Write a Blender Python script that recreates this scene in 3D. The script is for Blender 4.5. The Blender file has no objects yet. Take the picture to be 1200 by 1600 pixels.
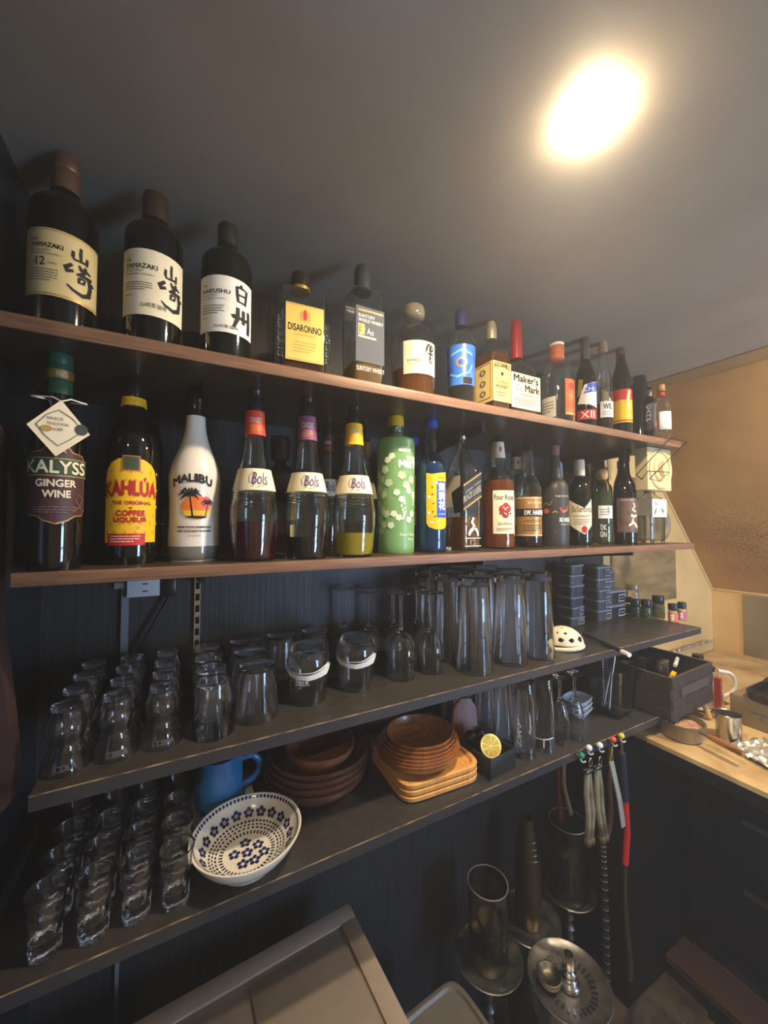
import bpy, bmesh, math, random
from math import sin, cos, tan, atan2, asin, radians, pi, sqrt
from mathutils import Vector, Matrix
random.seed(7)
SC = bpy.context.scene
COL = SC.collection

# ---------------------------------------------------------------- camera, light, exposure
ZC = 1.47                       # eye height above the floor
YAW, PITCH, FPX = radians(27.7), radians(1.93), 594.0
cam = bpy.data.cameras.new('camera'); CAM = bpy.data.objects.new('camera', cam); COL.objects.link(CAM)
cam.sensor_fit = 'HORIZONTAL'; cam.sensor_width = 36.0; cam.lens = FPX / 1200 * 36.0
cam.clip_start = 0.01
CAM.location = (0, 0, ZC); CAM.rotation_euler = (pi / 2 + PITCH, 0, -YAW)
SC.camera = CAM
W = bpy.data.worlds.new('room_air'); SC.world = W; W.use_nodes = True
W.node_tree.nodes['Background'].inputs[0].default_value = (0.5, 0.52, 0.6, 1)
W.node_tree.nodes['Background'].inputs[1].default_value = 0.02
BULB_POWER = 900.0              # emission of the ceiling light
BULB_COLOR = (1.0, 0.80, 0.54)
WINDOW_POWER = 20.0              # daylight in the window panes
WINDOW_COLOR = (0.40, 0.63, 1.0)
SC.view_settings.view_transform = 'Standard'; SC.view_settings.look = 'None'
SC.view_settings.gamma = 1.0; SC.view_settings.use_curve_mapping = False
SC.view_settings.exposure = 1.2
cy = SC.cycles
cy.max_bounces = 20; cy.transmission_bounces = 20; cy.glossy_bounces = 6; cy.diffuse_bounces = 4
cy.transparent_max_bounces = 32
cy.caustics_reflective = False; cy.caustics_refractive = True
cy.sample_clamp_indirect = 4.0; cy.use_denoising = True

GLARE_HAZE = 0.04                    # thin scattering added to the air, standing in for lens glare round the lamp
vs_ = W.node_tree.nodes.new('ShaderNodeVolumeScatter'); vs_.inputs['Density'].default_value = GLARE_HAZE; vs_.inputs['Anisotropy'].default_value = 0.2
W.node_tree.links.new(vs_.outputs[0], W.node_tree.nodes['World Output'].inputs['Volume'])
cy.volume_bounces = 0

# levels measured from the eye (add ZC for the floor-based height)
S1, S2, S3, S4 = 0.2575 + ZC, -0.061 + ZC, -0.341 + ZC, -0.562 + ZC
F1, F2, F3, F4 = 0.61, 0.64, 0.64, 0.63      # front edges of the shelves
WALL = 0.937
CEIL = ZC + 0.547
COUNTER = ZC - 0.62

FW = Vector((sin(YAW) * cos(PITCH), cos(YAW) * cos(PITCH), sin(PITCH)))
RT = Vector((cos(YAW), -sin(YAW), 0)); UP = RT.cross(FW)
def ray(x, y): return FW + RT * ((x - 600) / FPX) + UP * ((800 - y) / FPX)
def on_z(x, y, z):
    r = ray(x, y); return r * ((z - ZC) / r.z) + Vector((0, 0, ZC))
def on_y(x, y, d):
    r = ray(x, y); return r * (d / r.y) + Vector((0, 0, ZC))
def on_x(x, y, X):
    r = ray(x, y); return r * (X / r.x) + Vector((0, 0, ZC))
def z_at(X, d, row):
    h = X * sin(YAW) + d * cos(YAW); t = (800 - row) / FPX
    return ZC + h * (t * cos(PITCH) + sin(PITCH)) / (cos(PITCH) - t * sin(PITCH))

# ---------------------------------------------------------------- materials
def lin(c):
    out = []
    for v in c[:3]:
        v = v / 255.0
        out.append(v / 12.92 if v <= 0.04045 else ((v + 0.055) / 1.055) ** 2.4)
    return tuple(out) + (1.0,)
MATS = {}
def mat(name, col, rough=0.5, metal=0.0, trans=0.0, ior=1.45, var=0.1, scale=25.0, stretch=(1, 1, 1), bump=0.0,
        emit=None, strength=0.0, coat=0.0, spec=0.5, col2=None, kind='noise', contrast=(0.35, 0.65)):
    if name in MATS: return MATS[name]
    m = bpy.data.materials.new(name); m.use_nodes = True; nt = m.node_tree; b = nt.nodes['Principled BSDF']
    base = lin(col)
    b.inputs['Roughness'].default_value = rough; b.inputs['Metallic'].default_value = metal
    b.inputs['Transmission Weight'].default_value = trans; b.inputs['IOR'].default_value = ior
    b.inputs['Coat Weight'].default_value = coat; b.inputs['Specular IOR Level'].default_value = spec
    if emit is not None:
        b.inputs['Emission Color'].default_value = tuple(emit) + (1,); b.inputs['Emission Strength'].default_value = strength
    c2 = lin(col2) if col2 else tuple(x * (1 - var) for x in base[:3]) + (1,)
    if var > 0 or col2:
        tc = nt.nodes.new('ShaderNodeTexCoord'); mp = nt.nodes.new('ShaderNodeMapping'); mp.inputs['Scale'].default_value = stretch
        nt.links.new(tc.outputs['Object'], mp.inputs[0])
        if kind == 'wave':
            n = nt.nodes.new('ShaderNodeTexWave'); n.inputs['Scale'].default_value = scale
            n.inputs['Distortion'].default_value = 6.0; n.inputs['Detail'].default_value = 4.0; n.inputs['Detail Scale'].default_value = 1.5
        else:
            n = nt.nodes.new('ShaderNodeTexNoise'); n.inputs['Scale'].default_value = scale; n.inputs['Detail'].default_value = 5.0
        nt.links.new(mp.outputs[0], n.inputs[0])
        r = nt.nodes.new('ShaderNodeValToRGB'); r.color_ramp.elements[0].position = contrast[0]; r.color_ramp.elements[1].position = contrast[1]
        r.color_ramp.elements[0].color = c2; r.color_ramp.elements[1].color = base
        nt.links.new(n.outputs['Fac'], r.inputs[0]); nt.links.new(r.outputs[0], b.inputs['Base Color'])
        if bump:
            bp = nt.nodes.new('ShaderNodeBump'); bp.inputs['Strength'].default_value = bump; bp.inputs['Distance'].default_value = 0.002
            nt.links.new(n.outputs['Fac'], bp.inputs['Height']); nt.links.new(bp.outputs[0], b.inputs['Normal'])
    else:
        b.inputs['Base Color'].default_value = base
    MATS[name] = m; return m
def thin(name, tint, edge, gloss=0.06):
    """blown glass wall seen as one sheet: tinted see-through in the middle, denser and more reflective towards grazing view"""
    if name in MATS: return MATS[name]
    m = bpy.data.materials.new(name); m.use_nodes = True; nt = m.node_tree; nt.nodes.clear()
    out = nt.nodes.new('ShaderNodeOutputMaterial'); mx = nt.nodes.new('ShaderNodeMixShader')
    tr = nt.nodes.new('ShaderNodeBsdfTransparent'); gl = nt.nodes.new('ShaderNodeBsdfGlossy'); gl.inputs['Roughness'].default_value = 0.03
    lw = nt.nodes.new('ShaderNodeLayerWeight'); lw.inputs['Blend'].default_value = 0.35
    r = nt.nodes.new('ShaderNodeValToRGB'); r.color_ramp.elements[0].position = 0.25; r.color_ramp.elements[1].position = 0.95
    r.color_ramp.elements[0].color = lin(tint); r.color_ramp.elements[1].color = lin(edge)
    lf = nt.nodes.new('ShaderNodeLayerWeight'); lf.inputs['Blend'].default_value = 0.5
    fr = nt.nodes.new('ShaderNodeMath'); fr.operation = 'POWER'; fr.inputs[1].default_value = 4.0
    nt.links.new(lf.outputs['Facing'], fr.inputs[0])
    ad = nt.nodes.new('ShaderNodeMath'); ad.operation = 'ADD'; ad.inputs[1].default_value = gloss; ad.use_clamp = True
    nz = nt.nodes.new('ShaderNodeTexNoise'); nz.inputs['Scale'].default_value = 40; bp = nt.nodes.new('ShaderNodeBump'); bp.inputs['Strength'].default_value = 0.05; bp.inputs['Distance'].default_value = 0.002
    nt.links.new(nz.outputs['Fac'], bp.inputs['Height']); nt.links.new(bp.outputs[0], gl.inputs['Normal'])
    nt.links.new(lw.outputs['Facing'], r.inputs[0]); nt.links.new(r.outputs[0], tr.inputs[0])
    nt.links.new(fr.outputs[0], ad.inputs[0]); nt.links.new(ad.outputs[0], mx.inputs[0])
    nt.links.new(tr.outputs[0], mx.inputs[1]); nt.links.new(gl.outputs[0], mx.inputs[2]); nt.links.new(mx.outputs[0], out.inputs[0])
    MATS[name] = m; return m

# ---------------------------------------------------------------- mesh building
class MB:
    def __init__(s): s.v = []; s.f = []
    def rings(s, rs, seg=32, c=(0, 0, 0), closed=False):
        """rs: list of (hx, hy, n, z): super-ellipse rings; hx<=0 makes a pole"""
        idx = []
        for hx, hy, n, z in rs:
            if hx <= 1e-6:
                idx.append([len(s.v)]); s.v.append((c[0], c[1], c[2] + z)); continue
            row = []
            for k in range(seg):
                a = 2 * pi * k / seg; ca, sa = cos(a), sin(a); e = 2.0 / n
                x = hx * math.copysign(abs(ca) ** e, ca); y = hy * math.copysign(abs(sa) ** e, sa)
                row.append(len(s.v)); s.v.append((c[0] + x, c[1] + y, c[2] + z))
            idx.append(row)
        pairs = list(zip(idx, idx[1:])) + ([(idx[-1], idx[0])] if closed else [])
        for A, B in pairs:
            if len(A) == 1 and len(B) == 1: continue
            for k in range(seg):
                k2 = (k + 1) % seg
                if len(A) == 1: s.f.append((A[0], B[k], B[k2]))
                elif len(B) == 1: s.f.append((A[k], B[0], A[k2]))
                else: s.f.append((A[k], B[k], B[k2], A[k2]))
        return s
    def lathe(s, prof, seg=32, c=(0, 0, 0), closed=False):
        return s.rings([(r, r, 2, z) for r, z in prof], seg, c, closed)
    def add(s, verts, faces):
        o = len(s.v); s.v += [tuple(v) for v in verts]; s.f += [tuple(i + o for i in f) for f in faces]; return s
    def box(s, lo, hi, M=None):
        vs = [Vector((x, y, z)) for z in (lo[2], hi[2]) for y in (lo[1], hi[1]) for x in (lo[0], hi[0])]
        if M: vs = [M @ v for v in vs]
        return s.add(vs, [(0, 2, 3, 1), (4, 5, 7, 6), (0, 1, 5, 4), (2, 6, 7, 3), (0, 4, 6, 2), (1, 3, 7, 5)])
    def prism(s, poly, z0, z1, M=None):
        n = len(poly); vs = [Vector((x, y, z0)) for x, y in poly] + [Vector((x, y, z1)) for x, y in poly]
        if M: vs = [M @ v for v in vs]
        return s.add(vs, [tuple(range(n))[::-1], tuple(range(n, 2 * n))] + [(i, (i + 1) % n, n + (i + 1) % n, n + i) for i in range(n)])
    def tube(s, path, r, seg=10, cap=True):
        P = [Vector(p) for p in path]; n = len(P); rad = r if isinstance(r, (list, tuple)) else [r] * n
        prev = None; rows = []
        for i in range(n):
            t = (P[min(i + 1, n - 1)] - P[max(i - 1, 0)]).normalized()
            if prev is None: a = t.orthogonal().normalized()
            else:
                a = prev - t * prev.dot(t); a = a.normalized() if a.length > 1e-6 else t.orthogonal().normalized()
            prev = a; b = t.cross(a); row = []
            for k in range(seg):
                th = 2 * pi * k / seg; row.append(len(s.v)); s.v.append(tuple(P[i] + (a * cos(th) + b * sin(th)) * rad[i]))
            rows.append(row)
        for A, B in zip(rows, rows[1:]):
            for k in range(seg): s.f.append((A[k], A[(k + 1) % seg], B[(k + 1) % seg], B[k]))
        if cap: s.f.append(tuple(rows[0][::-1])); s.f.append(tuple(rows[-1]))
        return s
    def rot(s, M):
        s.v = [tuple(M @ Vector(v)) for v in s.v]; return s
    def build(s, name, m, parent=None, angle=40, bevel=0.0, loc=None, flip_from=None):
        me = bpy.data.meshes.new(name); me.from_pydata(s.v, [], s.f)
        bm = bmesh.new(); bm.from_mesh(me); bmesh.ops.recalc_face_normals(bm, faces=bm.faces[:])
        if bevel: bmesh.ops.bevel(bm, geom=bm.edges[:], offset=bevel, segments=2, affect='EDGES', profile=0.5, clamp_overlap=True)
        if flip_from is not None: bmesh.ops.reverse_faces(bm, faces=[f for f in bm.faces if f.index >= flip_from])
        bm.to_mesh(me); bm.free(); me.shade_smooth(); me.set_sharp_from_angle(angle=radians(angle))
        o = bpy.data.objects.new(name, me); COL.objects.link(o); me.materials.append(m)
        if parent: o.parent = parent
        if loc is not None: o.location = loc
        return o
def smooth(p, n=2):
    """corner cutting of an open profile; the end points stay"""
    for _ in range(n):
        q = [p[0]]
        for a, b in zip(p, p[1:]):
            q.append(tuple(x * 0.75 + y * 0.25 for x, y in zip(a, b))); q.append(tuple(x * 0.25 + y * 0.75 for x, y in zip(a, b)))
        q.append(p[-1]); p = q
    return p
def tag(o, label, cat, group=None, kind=None):
    if label: o['label'] = label
    if cat: o['category'] = cat
    if group: o['group'] = group
    if kind: o['kind'] = kind
    return o
def thing(name, label, cat, loc=(0, 0, 0), rz=0.0, group=None):
    o = bpy.data.objects.new(name, None); COL.objects.link(o); o.empty_display_size = 0.05
    o.location = loc; o.rotation_euler = (0, 0, rz); return tag(o, label, cat, group)
def struct(name, mb, m, **k):
    o = mb.build(name, m, **k); o['kind'] = 'structure'; return o
def dup(root, loc, rz=None, label=None, group=None):
    r = root.copy(); COL.objects.link(r); r.location = loc
    if rz is not None: r.rotation_euler = (0, 0, rz)
    if label: r['label'] = label
    if group: r['group'] = group
    for ch in list(root.children):
        c = ch.copy(); COL.objects.link(c); c.parent = r
        for g in list(ch.children):
            d = g.copy(); COL.objects.link(d); d.parent = c
    return r

# ---------------------------------------------------------------- printing: flat shapes bent onto a surface
TXT = {}
def text_shape(s):
    if s not in TXT:
        c = bpy.data.curves.new('t', 'FONT'); c.body = s; c.resolution_u = 3
        o = bpy.data.objects.new('t', c); COL.objects.link(o)
        dg = bpy.context.evaluated_depsgraph_get(); me = bpy.data.meshes.new_from_object(o.evaluated_get(dg))
        vs = [(v.co.x, v.co.y) for v in me.vertices]; fs = [tuple(p.vertices) for p in me.polygons]
        bpy.data.objects.remove(o); bpy.data.curves.remove(c); bpy.data.meshes.remove(me)
        x0 = min(v[0] for v in vs); x1 = max(v[0] for v in vs); y0 = min(v[1] for v in vs); y1 = max(v[1] for v in vs)
        TXT[s] = ([((x - x0) / (x1 - x0), (y - y0) / max(y1 - y0, 1e-6)) for x, y in vs], fs)
    return TXT[s]
def T(s, u0, u1, v0, v1, m, shear=0.0, arc=0.0, slope=0.0, bold=0.0): return ('t', s, u0, u1, v0, v1, m, shear, arc, slope, bold)
def R(u0, u1, v0, v1, m): return ('p', [(u0, v0), (u1, v0), (u1, v1), (u0, v1)], m)
def E(cu, cv, ru, rv, m, n=20): return ('p', [(cu + ru * cos(2 * pi * k / n), cv + rv * sin(2 * pi * k / n)) for k in range(n)], m)
def PG(pts, m): return ('p', pts, m)
def BR(pts, m): return ('s', pts, m)          # brush stroke: (u, v, half width)
def LINES(u0, u1, v0, v1, n, m, fill=0.35):     # rows of print too small to read
    out = []; st = (v1 - v0) / n
    for i in range(n):
        v = v1 - (i + 0.5) * st; e = u1 - (u1 - u0) * (0.25 if i == n - 1 else random.uniform(0, 0.08))
        u = u0
        while u < e:
            w = random.uniform(0.04, 0.10) * (u1 - u0) * 1.6; out.append(R(u, min(u + w, e), v - st * fill / 2, v + st * fill / 2, m)); u += w + 0.02 * (u1 - u0)
    return out
def shape2d(it):
    if it[0] == 't':
        _, s, u0, u1, v0, v1, m, sh, arc, slope, bold = it; vs, fs = text_shape(s); out = []
        for x, y in vs:
            u = u0 + (u1 - u0) * x + sh * y * (v1 - v0); v = v0 + (v1 - v0) * y + arc * (0.25 - (x - 0.5) ** 2) * 4 + slope * (x - 0.5)
            out.append((u, v))
        if bold:
            o2 = []; f2 = []; n = len(out)
            for k, (dx, dy) in enumerate(((-bold, 0), (bold, 0), (0, bold), (0, -bold))):
                o2 += [(u + dx, v + dy) for u, v in out]; f2 += [tuple(i + k * n for i in f) for f in fs]
            return o2, f2, m
        return out, fs, m
    if it[0] == 'p': return list(it[1]), [tuple(range(len(it[1])))], it[2]
    pts = it[1]; n = len(pts); L = []; Rr = []
    for i, (u, v, w) in enumerate(pts):
        a = pts[max(i - 1, 0)]; b = pts[min(i + 1, n - 1)]; dx, dy = b[0] - a[0], b[1] - a[1]; l = sqrt(dx * dx + dy * dy) or 1
        L.append((u - dy / l * w, v + dx / l * w)); Rr.append((u + dy / l * w, v - dx / l * w))
    return L + Rr, [(i, i + 1, n + i + 1, n + i) for i in range(n - 1)], it[2]
def bend(shapes, fn, off, du, dv):
    """shapes: list of (verts2d, faces) -> one MB cut into strips so that it follows fn(u, v, off)"""
    out = MB()
    for vs, fs in shapes:
        bm = bmesh.new(); bv = [bm.verts.new((u, v, 0)) for u, v in vs]
        for f in fs:
            try: bm.faces.new([bv[i] for i in f])
            except ValueError: pass
        for axis, step in ((0, du), (1, dv)):
            if not step: continue
            lo = min(p[axis] for p in vs); hi = max(p[axis] for p in vs); k = math.floor(lo / step) + 1
            while k * step < hi:
                co = [0, 0, 0]; no = [0, 0, 0]; co[axis] = k * step; no[axis] = 1
                bmesh.ops.bisect_plane(bm, geom=bm.verts[:] + bm.edges[:] + bm.faces[:], plane_co=co, plane_no=no); k += 1
        bmesh.ops.triangulate(bm, faces=[f for f in bm.faces if len(f.verts) > 4])
        bm.verts.index_update()
        out.add([fn(v.co.x, v.co.y, off) for v in bm.verts], [tuple(v.index for v in f.verts) for f in bm.faces]); bm.free()
    return out
def print_on(parent, fn, m, items=(), outline=None, du=0.12, dv=0.25, name='label', off=0.0006):
    if outline is None: outline = [(0, 0), (1, 0), (1, 1), (0, 1)]
    lab = bend([(outline, [tuple(range(len(outline)))])], fn, off, du, dv).build(name, m, parent, angle=60) if m else parent
    by = {}
    for it in items:
        vs, fs, mm = shape2d(it); by.setdefault(mm.name, (mm, []))[1].append((vs, fs))
    k = 0
    for nm, (mm, sh) in by.items():
        k += 1; bend(sh, fn, off + 0.00015 * k + 0.0001, du, dv).build('lettering' if 'ink' in nm else 'printed_shape', mm, lab, angle=60)
    return lab
def radius_at(prof, z):
    for (r0, z0), (r1, z1) in zip(prof, prof[1:]):
        if min(z0, z1) <= z <= max(z0, z1) and abs(z1 - z0) > 1e-9: return r0 + (r1 - r0) * (z - z0) / (z1 - z0)
    return prof[0][0] if z < prof[0][1] else prof[-1][0]
def around(prof, a0, a1, z0, z1):
    def fn(u, v, off):
        a = a0 + (a1 - a0) * u; z = z0 + (z1 - z0) * v; r = radius_at(prof, z) + off
        return (r * sin(a), -r * cos(a), z)
    return fn
def plane(o, U, V, N):
    o, U, V, N = Vector(o), Vector(U), Vector(V), Vector(N)
    return lambda u, v, off: tuple(o + U * u + V * v + N * off)

# ---------------------------------------------------------------- the common materials
WOODEDGE = mat('shelf_wood', (142, 106, 82), 0.5, scale=6.0, stretch=(2, 40, 60), col2=(106, 74, 54), bump=0.15, contrast=(0.3, 0.7))
LAMINATE = mat('dark_brown_laminate', (70, 58, 48), 0.3, var=0.15, scale=30)
BLACKBOARD = mat('black_board', (56, 53, 51), 0.32, var=0.25, scale=60, bump=0.04)
WALLDARK = mat('black_woodgrain', (58, 54, 52), 0.5, scale=6, stretch=(30, 30, 0.8), col2=(40, 37, 36), bump=0.35, contrast=(0.3, 0.7))
LEFTPANEL = mat('black_gloss_panel', (34, 34, 42), 0.22, var=0.2, scale=9)
CEILM = mat('ceiling_paint', (162, 153, 139), 0.55, var=0.12, scale=5, bump=0.05)
BEIGE = mat('beige_wall', (222, 186, 122), 0.7, var=0.12, scale=4, col2=(206, 166, 100))
OCHRE = mat('ochre_slope', (180, 138, 78), 0.7, scale=3.2, col2=(156, 114, 62))
GLASS = mat('clear_glass', (255, 255, 255), 0.0, trans=1.0, ior=1.47, var=0.0)
FROST = mat('dusty_shot_glass', (250, 252, 255), 0.09, trans=1.0, ior=1.47, var=0.0)
THICK = mat('thick_clear_glass', (255, 255, 255), 0.0, trans=1.0, ior=1.47, var=0.0)
BOTTLE = mat('bottle_glass', (250, 254, 251), 0.0, trans=1.0, ior=1.47, var=0.0)
BLACKP = mat('black_plastic', (22, 22, 24), 0.35, var=0.2)
DARKGLASS = mat('dark_bottle_glass', (14, 11, 9), 0.06, var=0.3, coat=0.4)
GREENGLASS = mat('dark_green_glass', (16, 22, 12), 0.06, var=0.3, coat=0.4)
STEEL = mat('steel', (190, 186, 178), 0.25, metal=1.0, var=0.1)
DULLSTEEL = mat('dull_steel', (128, 120, 106), 0.42, metal=1.0, var=0.3, scale=18)
INK = mat('black_ink', (24, 22, 24), 0.7, var=0.05)
GREYINK = mat('grey_ink', (112, 104, 94), 0.7, var=0.05)
WHITEINK = mat('white_ink', (236, 232, 222), 0.6, var=0.03)
GOLDINK = mat('gold_ink', (196, 158, 84), 0.4, metal=0.3, var=0.1)
REDINK = mat('red_ink', (178, 34, 28), 0.55, var=0.05)
CREAM = mat('cream_paper', (232, 220, 188), 0.6, var=0.05)
PAPER = mat('white_paper', (238, 233, 222), 0.6, var=0.04)
GOLD = mat('gold_foil', (196, 160, 78), 0.35, metal=0.7, var=0.1)
ORANGE = mat('orange_paint', (226, 98, 36), 0.5, var=0.06)
RED = mat('red_paint', (192, 36, 34), 0.5, var=0.06)
YELLOW = mat('yellow_paint', (240, 188, 24), 0.5, var=0.05)
BLUE = mat('blue_paint', (36, 84, 184), 0.45, var=0.06)
GREEN = mat('green_paint', (36, 84, 62), 0.4, var=0.06)
PURPLE = mat('purple_paint', (132, 72, 108), 0.5, var=0.1)
CORK = mat('cork', (206, 160, 104), 0.8, scale=80, col2=(160, 112, 66), bump=0.2)

# ================================================================= the room
CONCRETE = mat('dirty_concrete', (122, 104, 80), 0.8, scale=14, col2=(74, 62, 48), bump=0.3)
struct('floor', MB().box((-1.65, -1.55, -0.05), (2.45, 1.0, 0.0)), CONCRETE)
struct('ceiling', MB().box((-1.65, -1.55, CEIL), (1.574, 1.0, CEIL + 0.05)), CEILM)
struct('wall_back', MB().box((-1.65, WALL, 0.0), (1.475, WALL + 0.05, CEIL)), WALLDARK)
struct('wall_back_kitchen', MB().box((1.4755, WALL, 0.0), (2.45, WALL + 0.05, CEIL)), BEIGE)
struct('wall_left', MB().box((-0.276, 0.27, 0.0), (-0.236, WALL - 0.001, CEIL - 0.0005)), LEFTPANEL)
struct('wall_side', MB().box((-1.65, -1.5, 0.0), (-1.6, WALL - 0.001, CEIL - 0.0005)), mat('pale_side_wall', (196, 186, 170), 0.7, scale=4))
struct('wall_front', MB().box((-1.65, -1.55, 0.0), (2.45, -1.5, CEIL)), mat('pale_front_wall', (196, 184, 166), 0.7, scale=4))
XR, ZR = 2.3526, ZC - 0.32
struct('wall_right', MB().box((XR, -1.5, 0.0), (XR + 0.05, WALL - 0.001, ZR + 0.02)), BEIGE)
sl = MB(); dx, dz = XR - 1.572, ZR - CEIL; L = sqrt(dx * dx + dz * dz); nx, nz = -dz / L * 0.05, dx / L * 0.05
sl.prism([(1.572, CEIL), (XR, ZR), (XR + nx, ZR + nz), (1.572 + nx, CEIL + nz)], 1.5, -0.9365, Matrix(((1, 0, 0, 0), (0, 0, -1, 0), (0, 1, 0, 0), (0, 0, 0, 1))))
# speckled grease stains on the sloping ceiling
m = OCHRE; nt = m.node_tree; b = nt.nodes['Principled BSDF']; old = b.inputs['Base Color'].links[0].from_socket
tc = nt.nodes.new('ShaderNodeTexCoord'); n1 = nt.nodes.new('ShaderNodeTexNoise'); n1.inputs['Scale'].default_value = 150; n1.inputs['Detail'].default_value = 3
n2 = nt.nodes.new('ShaderNodeVectorMath'); n2.operation = 'DISTANCE'; n2.inputs[1].default_value = (2.14, 0.70, ZC - 0.08); mul = nt.nodes.new('ShaderNodeMath'); mul.operation = 'MULTIPLY'
r1 = nt.nodes.new('ShaderNodeValToRGB'); r1.color_ramp.elements[0].position = 0.52; r1.color_ramp.elements[1].position = 0.62
r2 = nt.nodes.new('ShaderNodeValToRGB'); r2.color_ramp.elements[0].position = 0.05; r2.color_ramp.elements[1].position = 0.30; r2.color_ramp.elements[0].color = (1, 1, 1, 1); r2.color_ramp.elements[1].color = (0.05, 0.05, 0.05, 1)
mix = nt.nodes.new('ShaderNodeMix'); mix.data_type = 'RGBA'
nt.links.new(tc.outputs['Object'], n1.inputs[0]); nt.links.new(tc.outputs['Object'], n2.inputs[0])
nt.links.new(n1.outputs['Fac'], r1.inputs[0]); nt.links.new(n2.outputs['Value'], r2.inputs[0])
nt.links.new(r1.outputs[0], mul.inputs[0]); nt.links.new(r2.outputs[0], mul.inputs[1]); nt.links.new(mul.outputs[0], mix.inputs[0])
nt.links.new(old, mix.inputs[6]); mix.inputs[7].default_value = lin((104, 74, 40)); nt.links.new(mix.outputs[2], b.inputs['Base Color'])
struct('ceiling_slope', sl, OCHRE)
TRIMM = mat('cream_trim', (214, 178, 116), 0.6, var=0.08)
ux, uz = dx / L, dz / L
def on_slope(s, dn): return (1.572 + ux * s - nx / 0.05 * dn, CEIL + uz * s - nz / 0.05 * dn)
a0, a1 = on_slope(0.0, 0.0), on_slope(0.035, 0.0); b0, b1 = on_slope(0.0, 0.006), on_slope(0.035, 0.006)
MY = Matrix(((1, 0, 0, 0), (0, 0, -1, 0), (0, 1, 0, 0), (0, 0, 0, 1)))
struct('trim_1', MB().prism([a0, a1, b1, b0], 1.49, -0.935, MY), mat('tan_trim', (150, 118, 78), 0.6, var=0.1))
struct('trim_2', MB().tube([(1.572 + ux * 0.04, WALL - 0.002, CEIL + uz * 0.04), (XR - 0.003, WALL - 0.002, ZR)], 0.006, 8), TRIMM)
struct('trim_3', MB().tube([(XR - 0.003, WALL - 0.004, ZR), (XR - 0.003, -1.49, ZR)], 0.006, 8), TRIMM)
# daylight: a tall lattice window in the wall behind the viewer and one in the side wall
def window(name, lo, hi, axis, nu, nv, power):
    FR = mat('dark_window_frame', (44, 38, 34), 0.5, var=0.1)
    pane = mat('daylit_pane_%d' % int(power * 100), (200, 220, 255), 0.3, emit=WINDOW_COLOR, strength=power, var=0.02)
    root = bpy.data.objects.new(name, None); COL.objects.link(root); root['kind'] = 'structure'
    mb = MB().box(lo, hi); p = mb.build('pane', pane, root); p['kind'] = 'structure'
    fr = MB(); t = 0.012; e = 0.03
    ax = 0 if axis == 'y' else 1
    def bar(u0, u1, z0, z1):
        l = list(lo); h = list(hi); l[ax], h[ax] = u0, u1; l[2], h[2] = z0, z1
        k = 1 - ax; l[k] = lo[k] - 0.0; h[k] = hi[k] + 0.02; fr.box(l, h)
    A, B = lo[ax], hi[ax]
    for i in range(nu + 1):
        u = A + (B - A) * i / nu; w = 0.03 if i in (0, nu) else t; bar(u - w, u + w, lo[2] - 0.03, hi[2] + 0.03)
    for j in range(nv + 1):
        z = lo[2] + (hi[2] - lo[2]) * j / nv; w = 0.03 if j in (0, nv) else t; bar(A, B, z - w, z + w)
    f = fr.build('window_frame', FR, root); f['kind'] = 'structure'
window('window_1', (1.38, -1.5, ZC - 0.75), (2.0, -1.485, ZC + 0.18), 'y', 3, 5, WINDOW_POWER)
window('window_2', (-1.6, -0.4, ZC - 0.6), (-1.585, 0.1, ZC + 0.2), 'x', 3, 4, WINDOW_POWER * 0.4)

# ceiling light: a small round opal puck on the ceiling
lp = on_z(924, 186, CEIL - 0.004)
def puck(label, x, y, power):
    lamp = thing('ceiling_lamp', label, 'lamp', (x, y, CEIL))
    MB().lathe([(0, -0.0004), (0.022, -0.0004), (0.022, -0.003), (0, -0.003)], 40).build('mounting_plate', mat('cream_socket', (226, 220, 206), 0.5, var=0.05), lamp)
    MB().lathe([(0, -0.0031), (0.0245, -0.0031)] + smooth([(0.0245, -0.0034), (0.024, -0.0046), (0.021, -0.0058), (0.011, -0.0066), (0, -0.0068)], 2), 40).build('glowing_diffuser', mat('glowing_diffuser_%d' % int(power), (255, 250, 240), 0.3, emit=BULB_COLOR, strength=power, var=0.02), lamp)
puck('small round glowing ceiling light above the shelves', lp.x, lp.y, BULB_POWER)
puck('second small round ceiling light above the kitchen counter, beyond the right edge', 1.36, 0.12, BULB_POWER * 1.1)
puck('third small round ceiling light behind the viewer, over the left of the room', -0.45, -0.55, BULB_POWER * 0.5)

# ================================================================= shelves, uprights, brackets
def board(name, label, lo, hi, m, bevel=0.0015):
    if m is WOODEDGE:
        o = thing(name, label, 'shelf', lo); q = [h - l for l, h in zip(lo, hi)]
        MB().box((0, 0.0045, 0), tuple(q)).build('board', LAMINATE, o)
        MB().box((0, 0, 0), (q[0], 0.0043, q[2])).build('front_edge', WOODEDGE, o, bevel=0.0008); return o
    o = thing(name, label, 'shelf', lo); q = [h - l for l, h in zip(lo, hi)]
    MB().box((0, 0.0012, 0), tuple(q)).build('board', m, o, bevel=0.0006)
    MB().box((0, 0, 0), (q[0], 0.0011, q[2] - 0.0016)).build('edge_tape', mat('black_edge_tape', (52, 50, 52), 0.4, var=0.15), o)
    MB().box((0, 0, q[2] - 0.0015), (q[0], 0.0011, q[2])).build('worn_highlight_corner', mat('worn_highlight_tan', (170, 142, 106), 0.5, scale=40, col2=(80, 68, 56), stretch=(1, 8, 8), contrast=(0.4, 0.6)), o)  # edge wear and a highlight line, both put into this strip's pale colour
    return o
board('wooden_shelf', 'top wood-edged shelf carrying the whisky bottles under the ceiling', (-0.232, F1, S1 - 0.019), (1.366, WALL - 0.012, S1), WOODEDGE)
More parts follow.
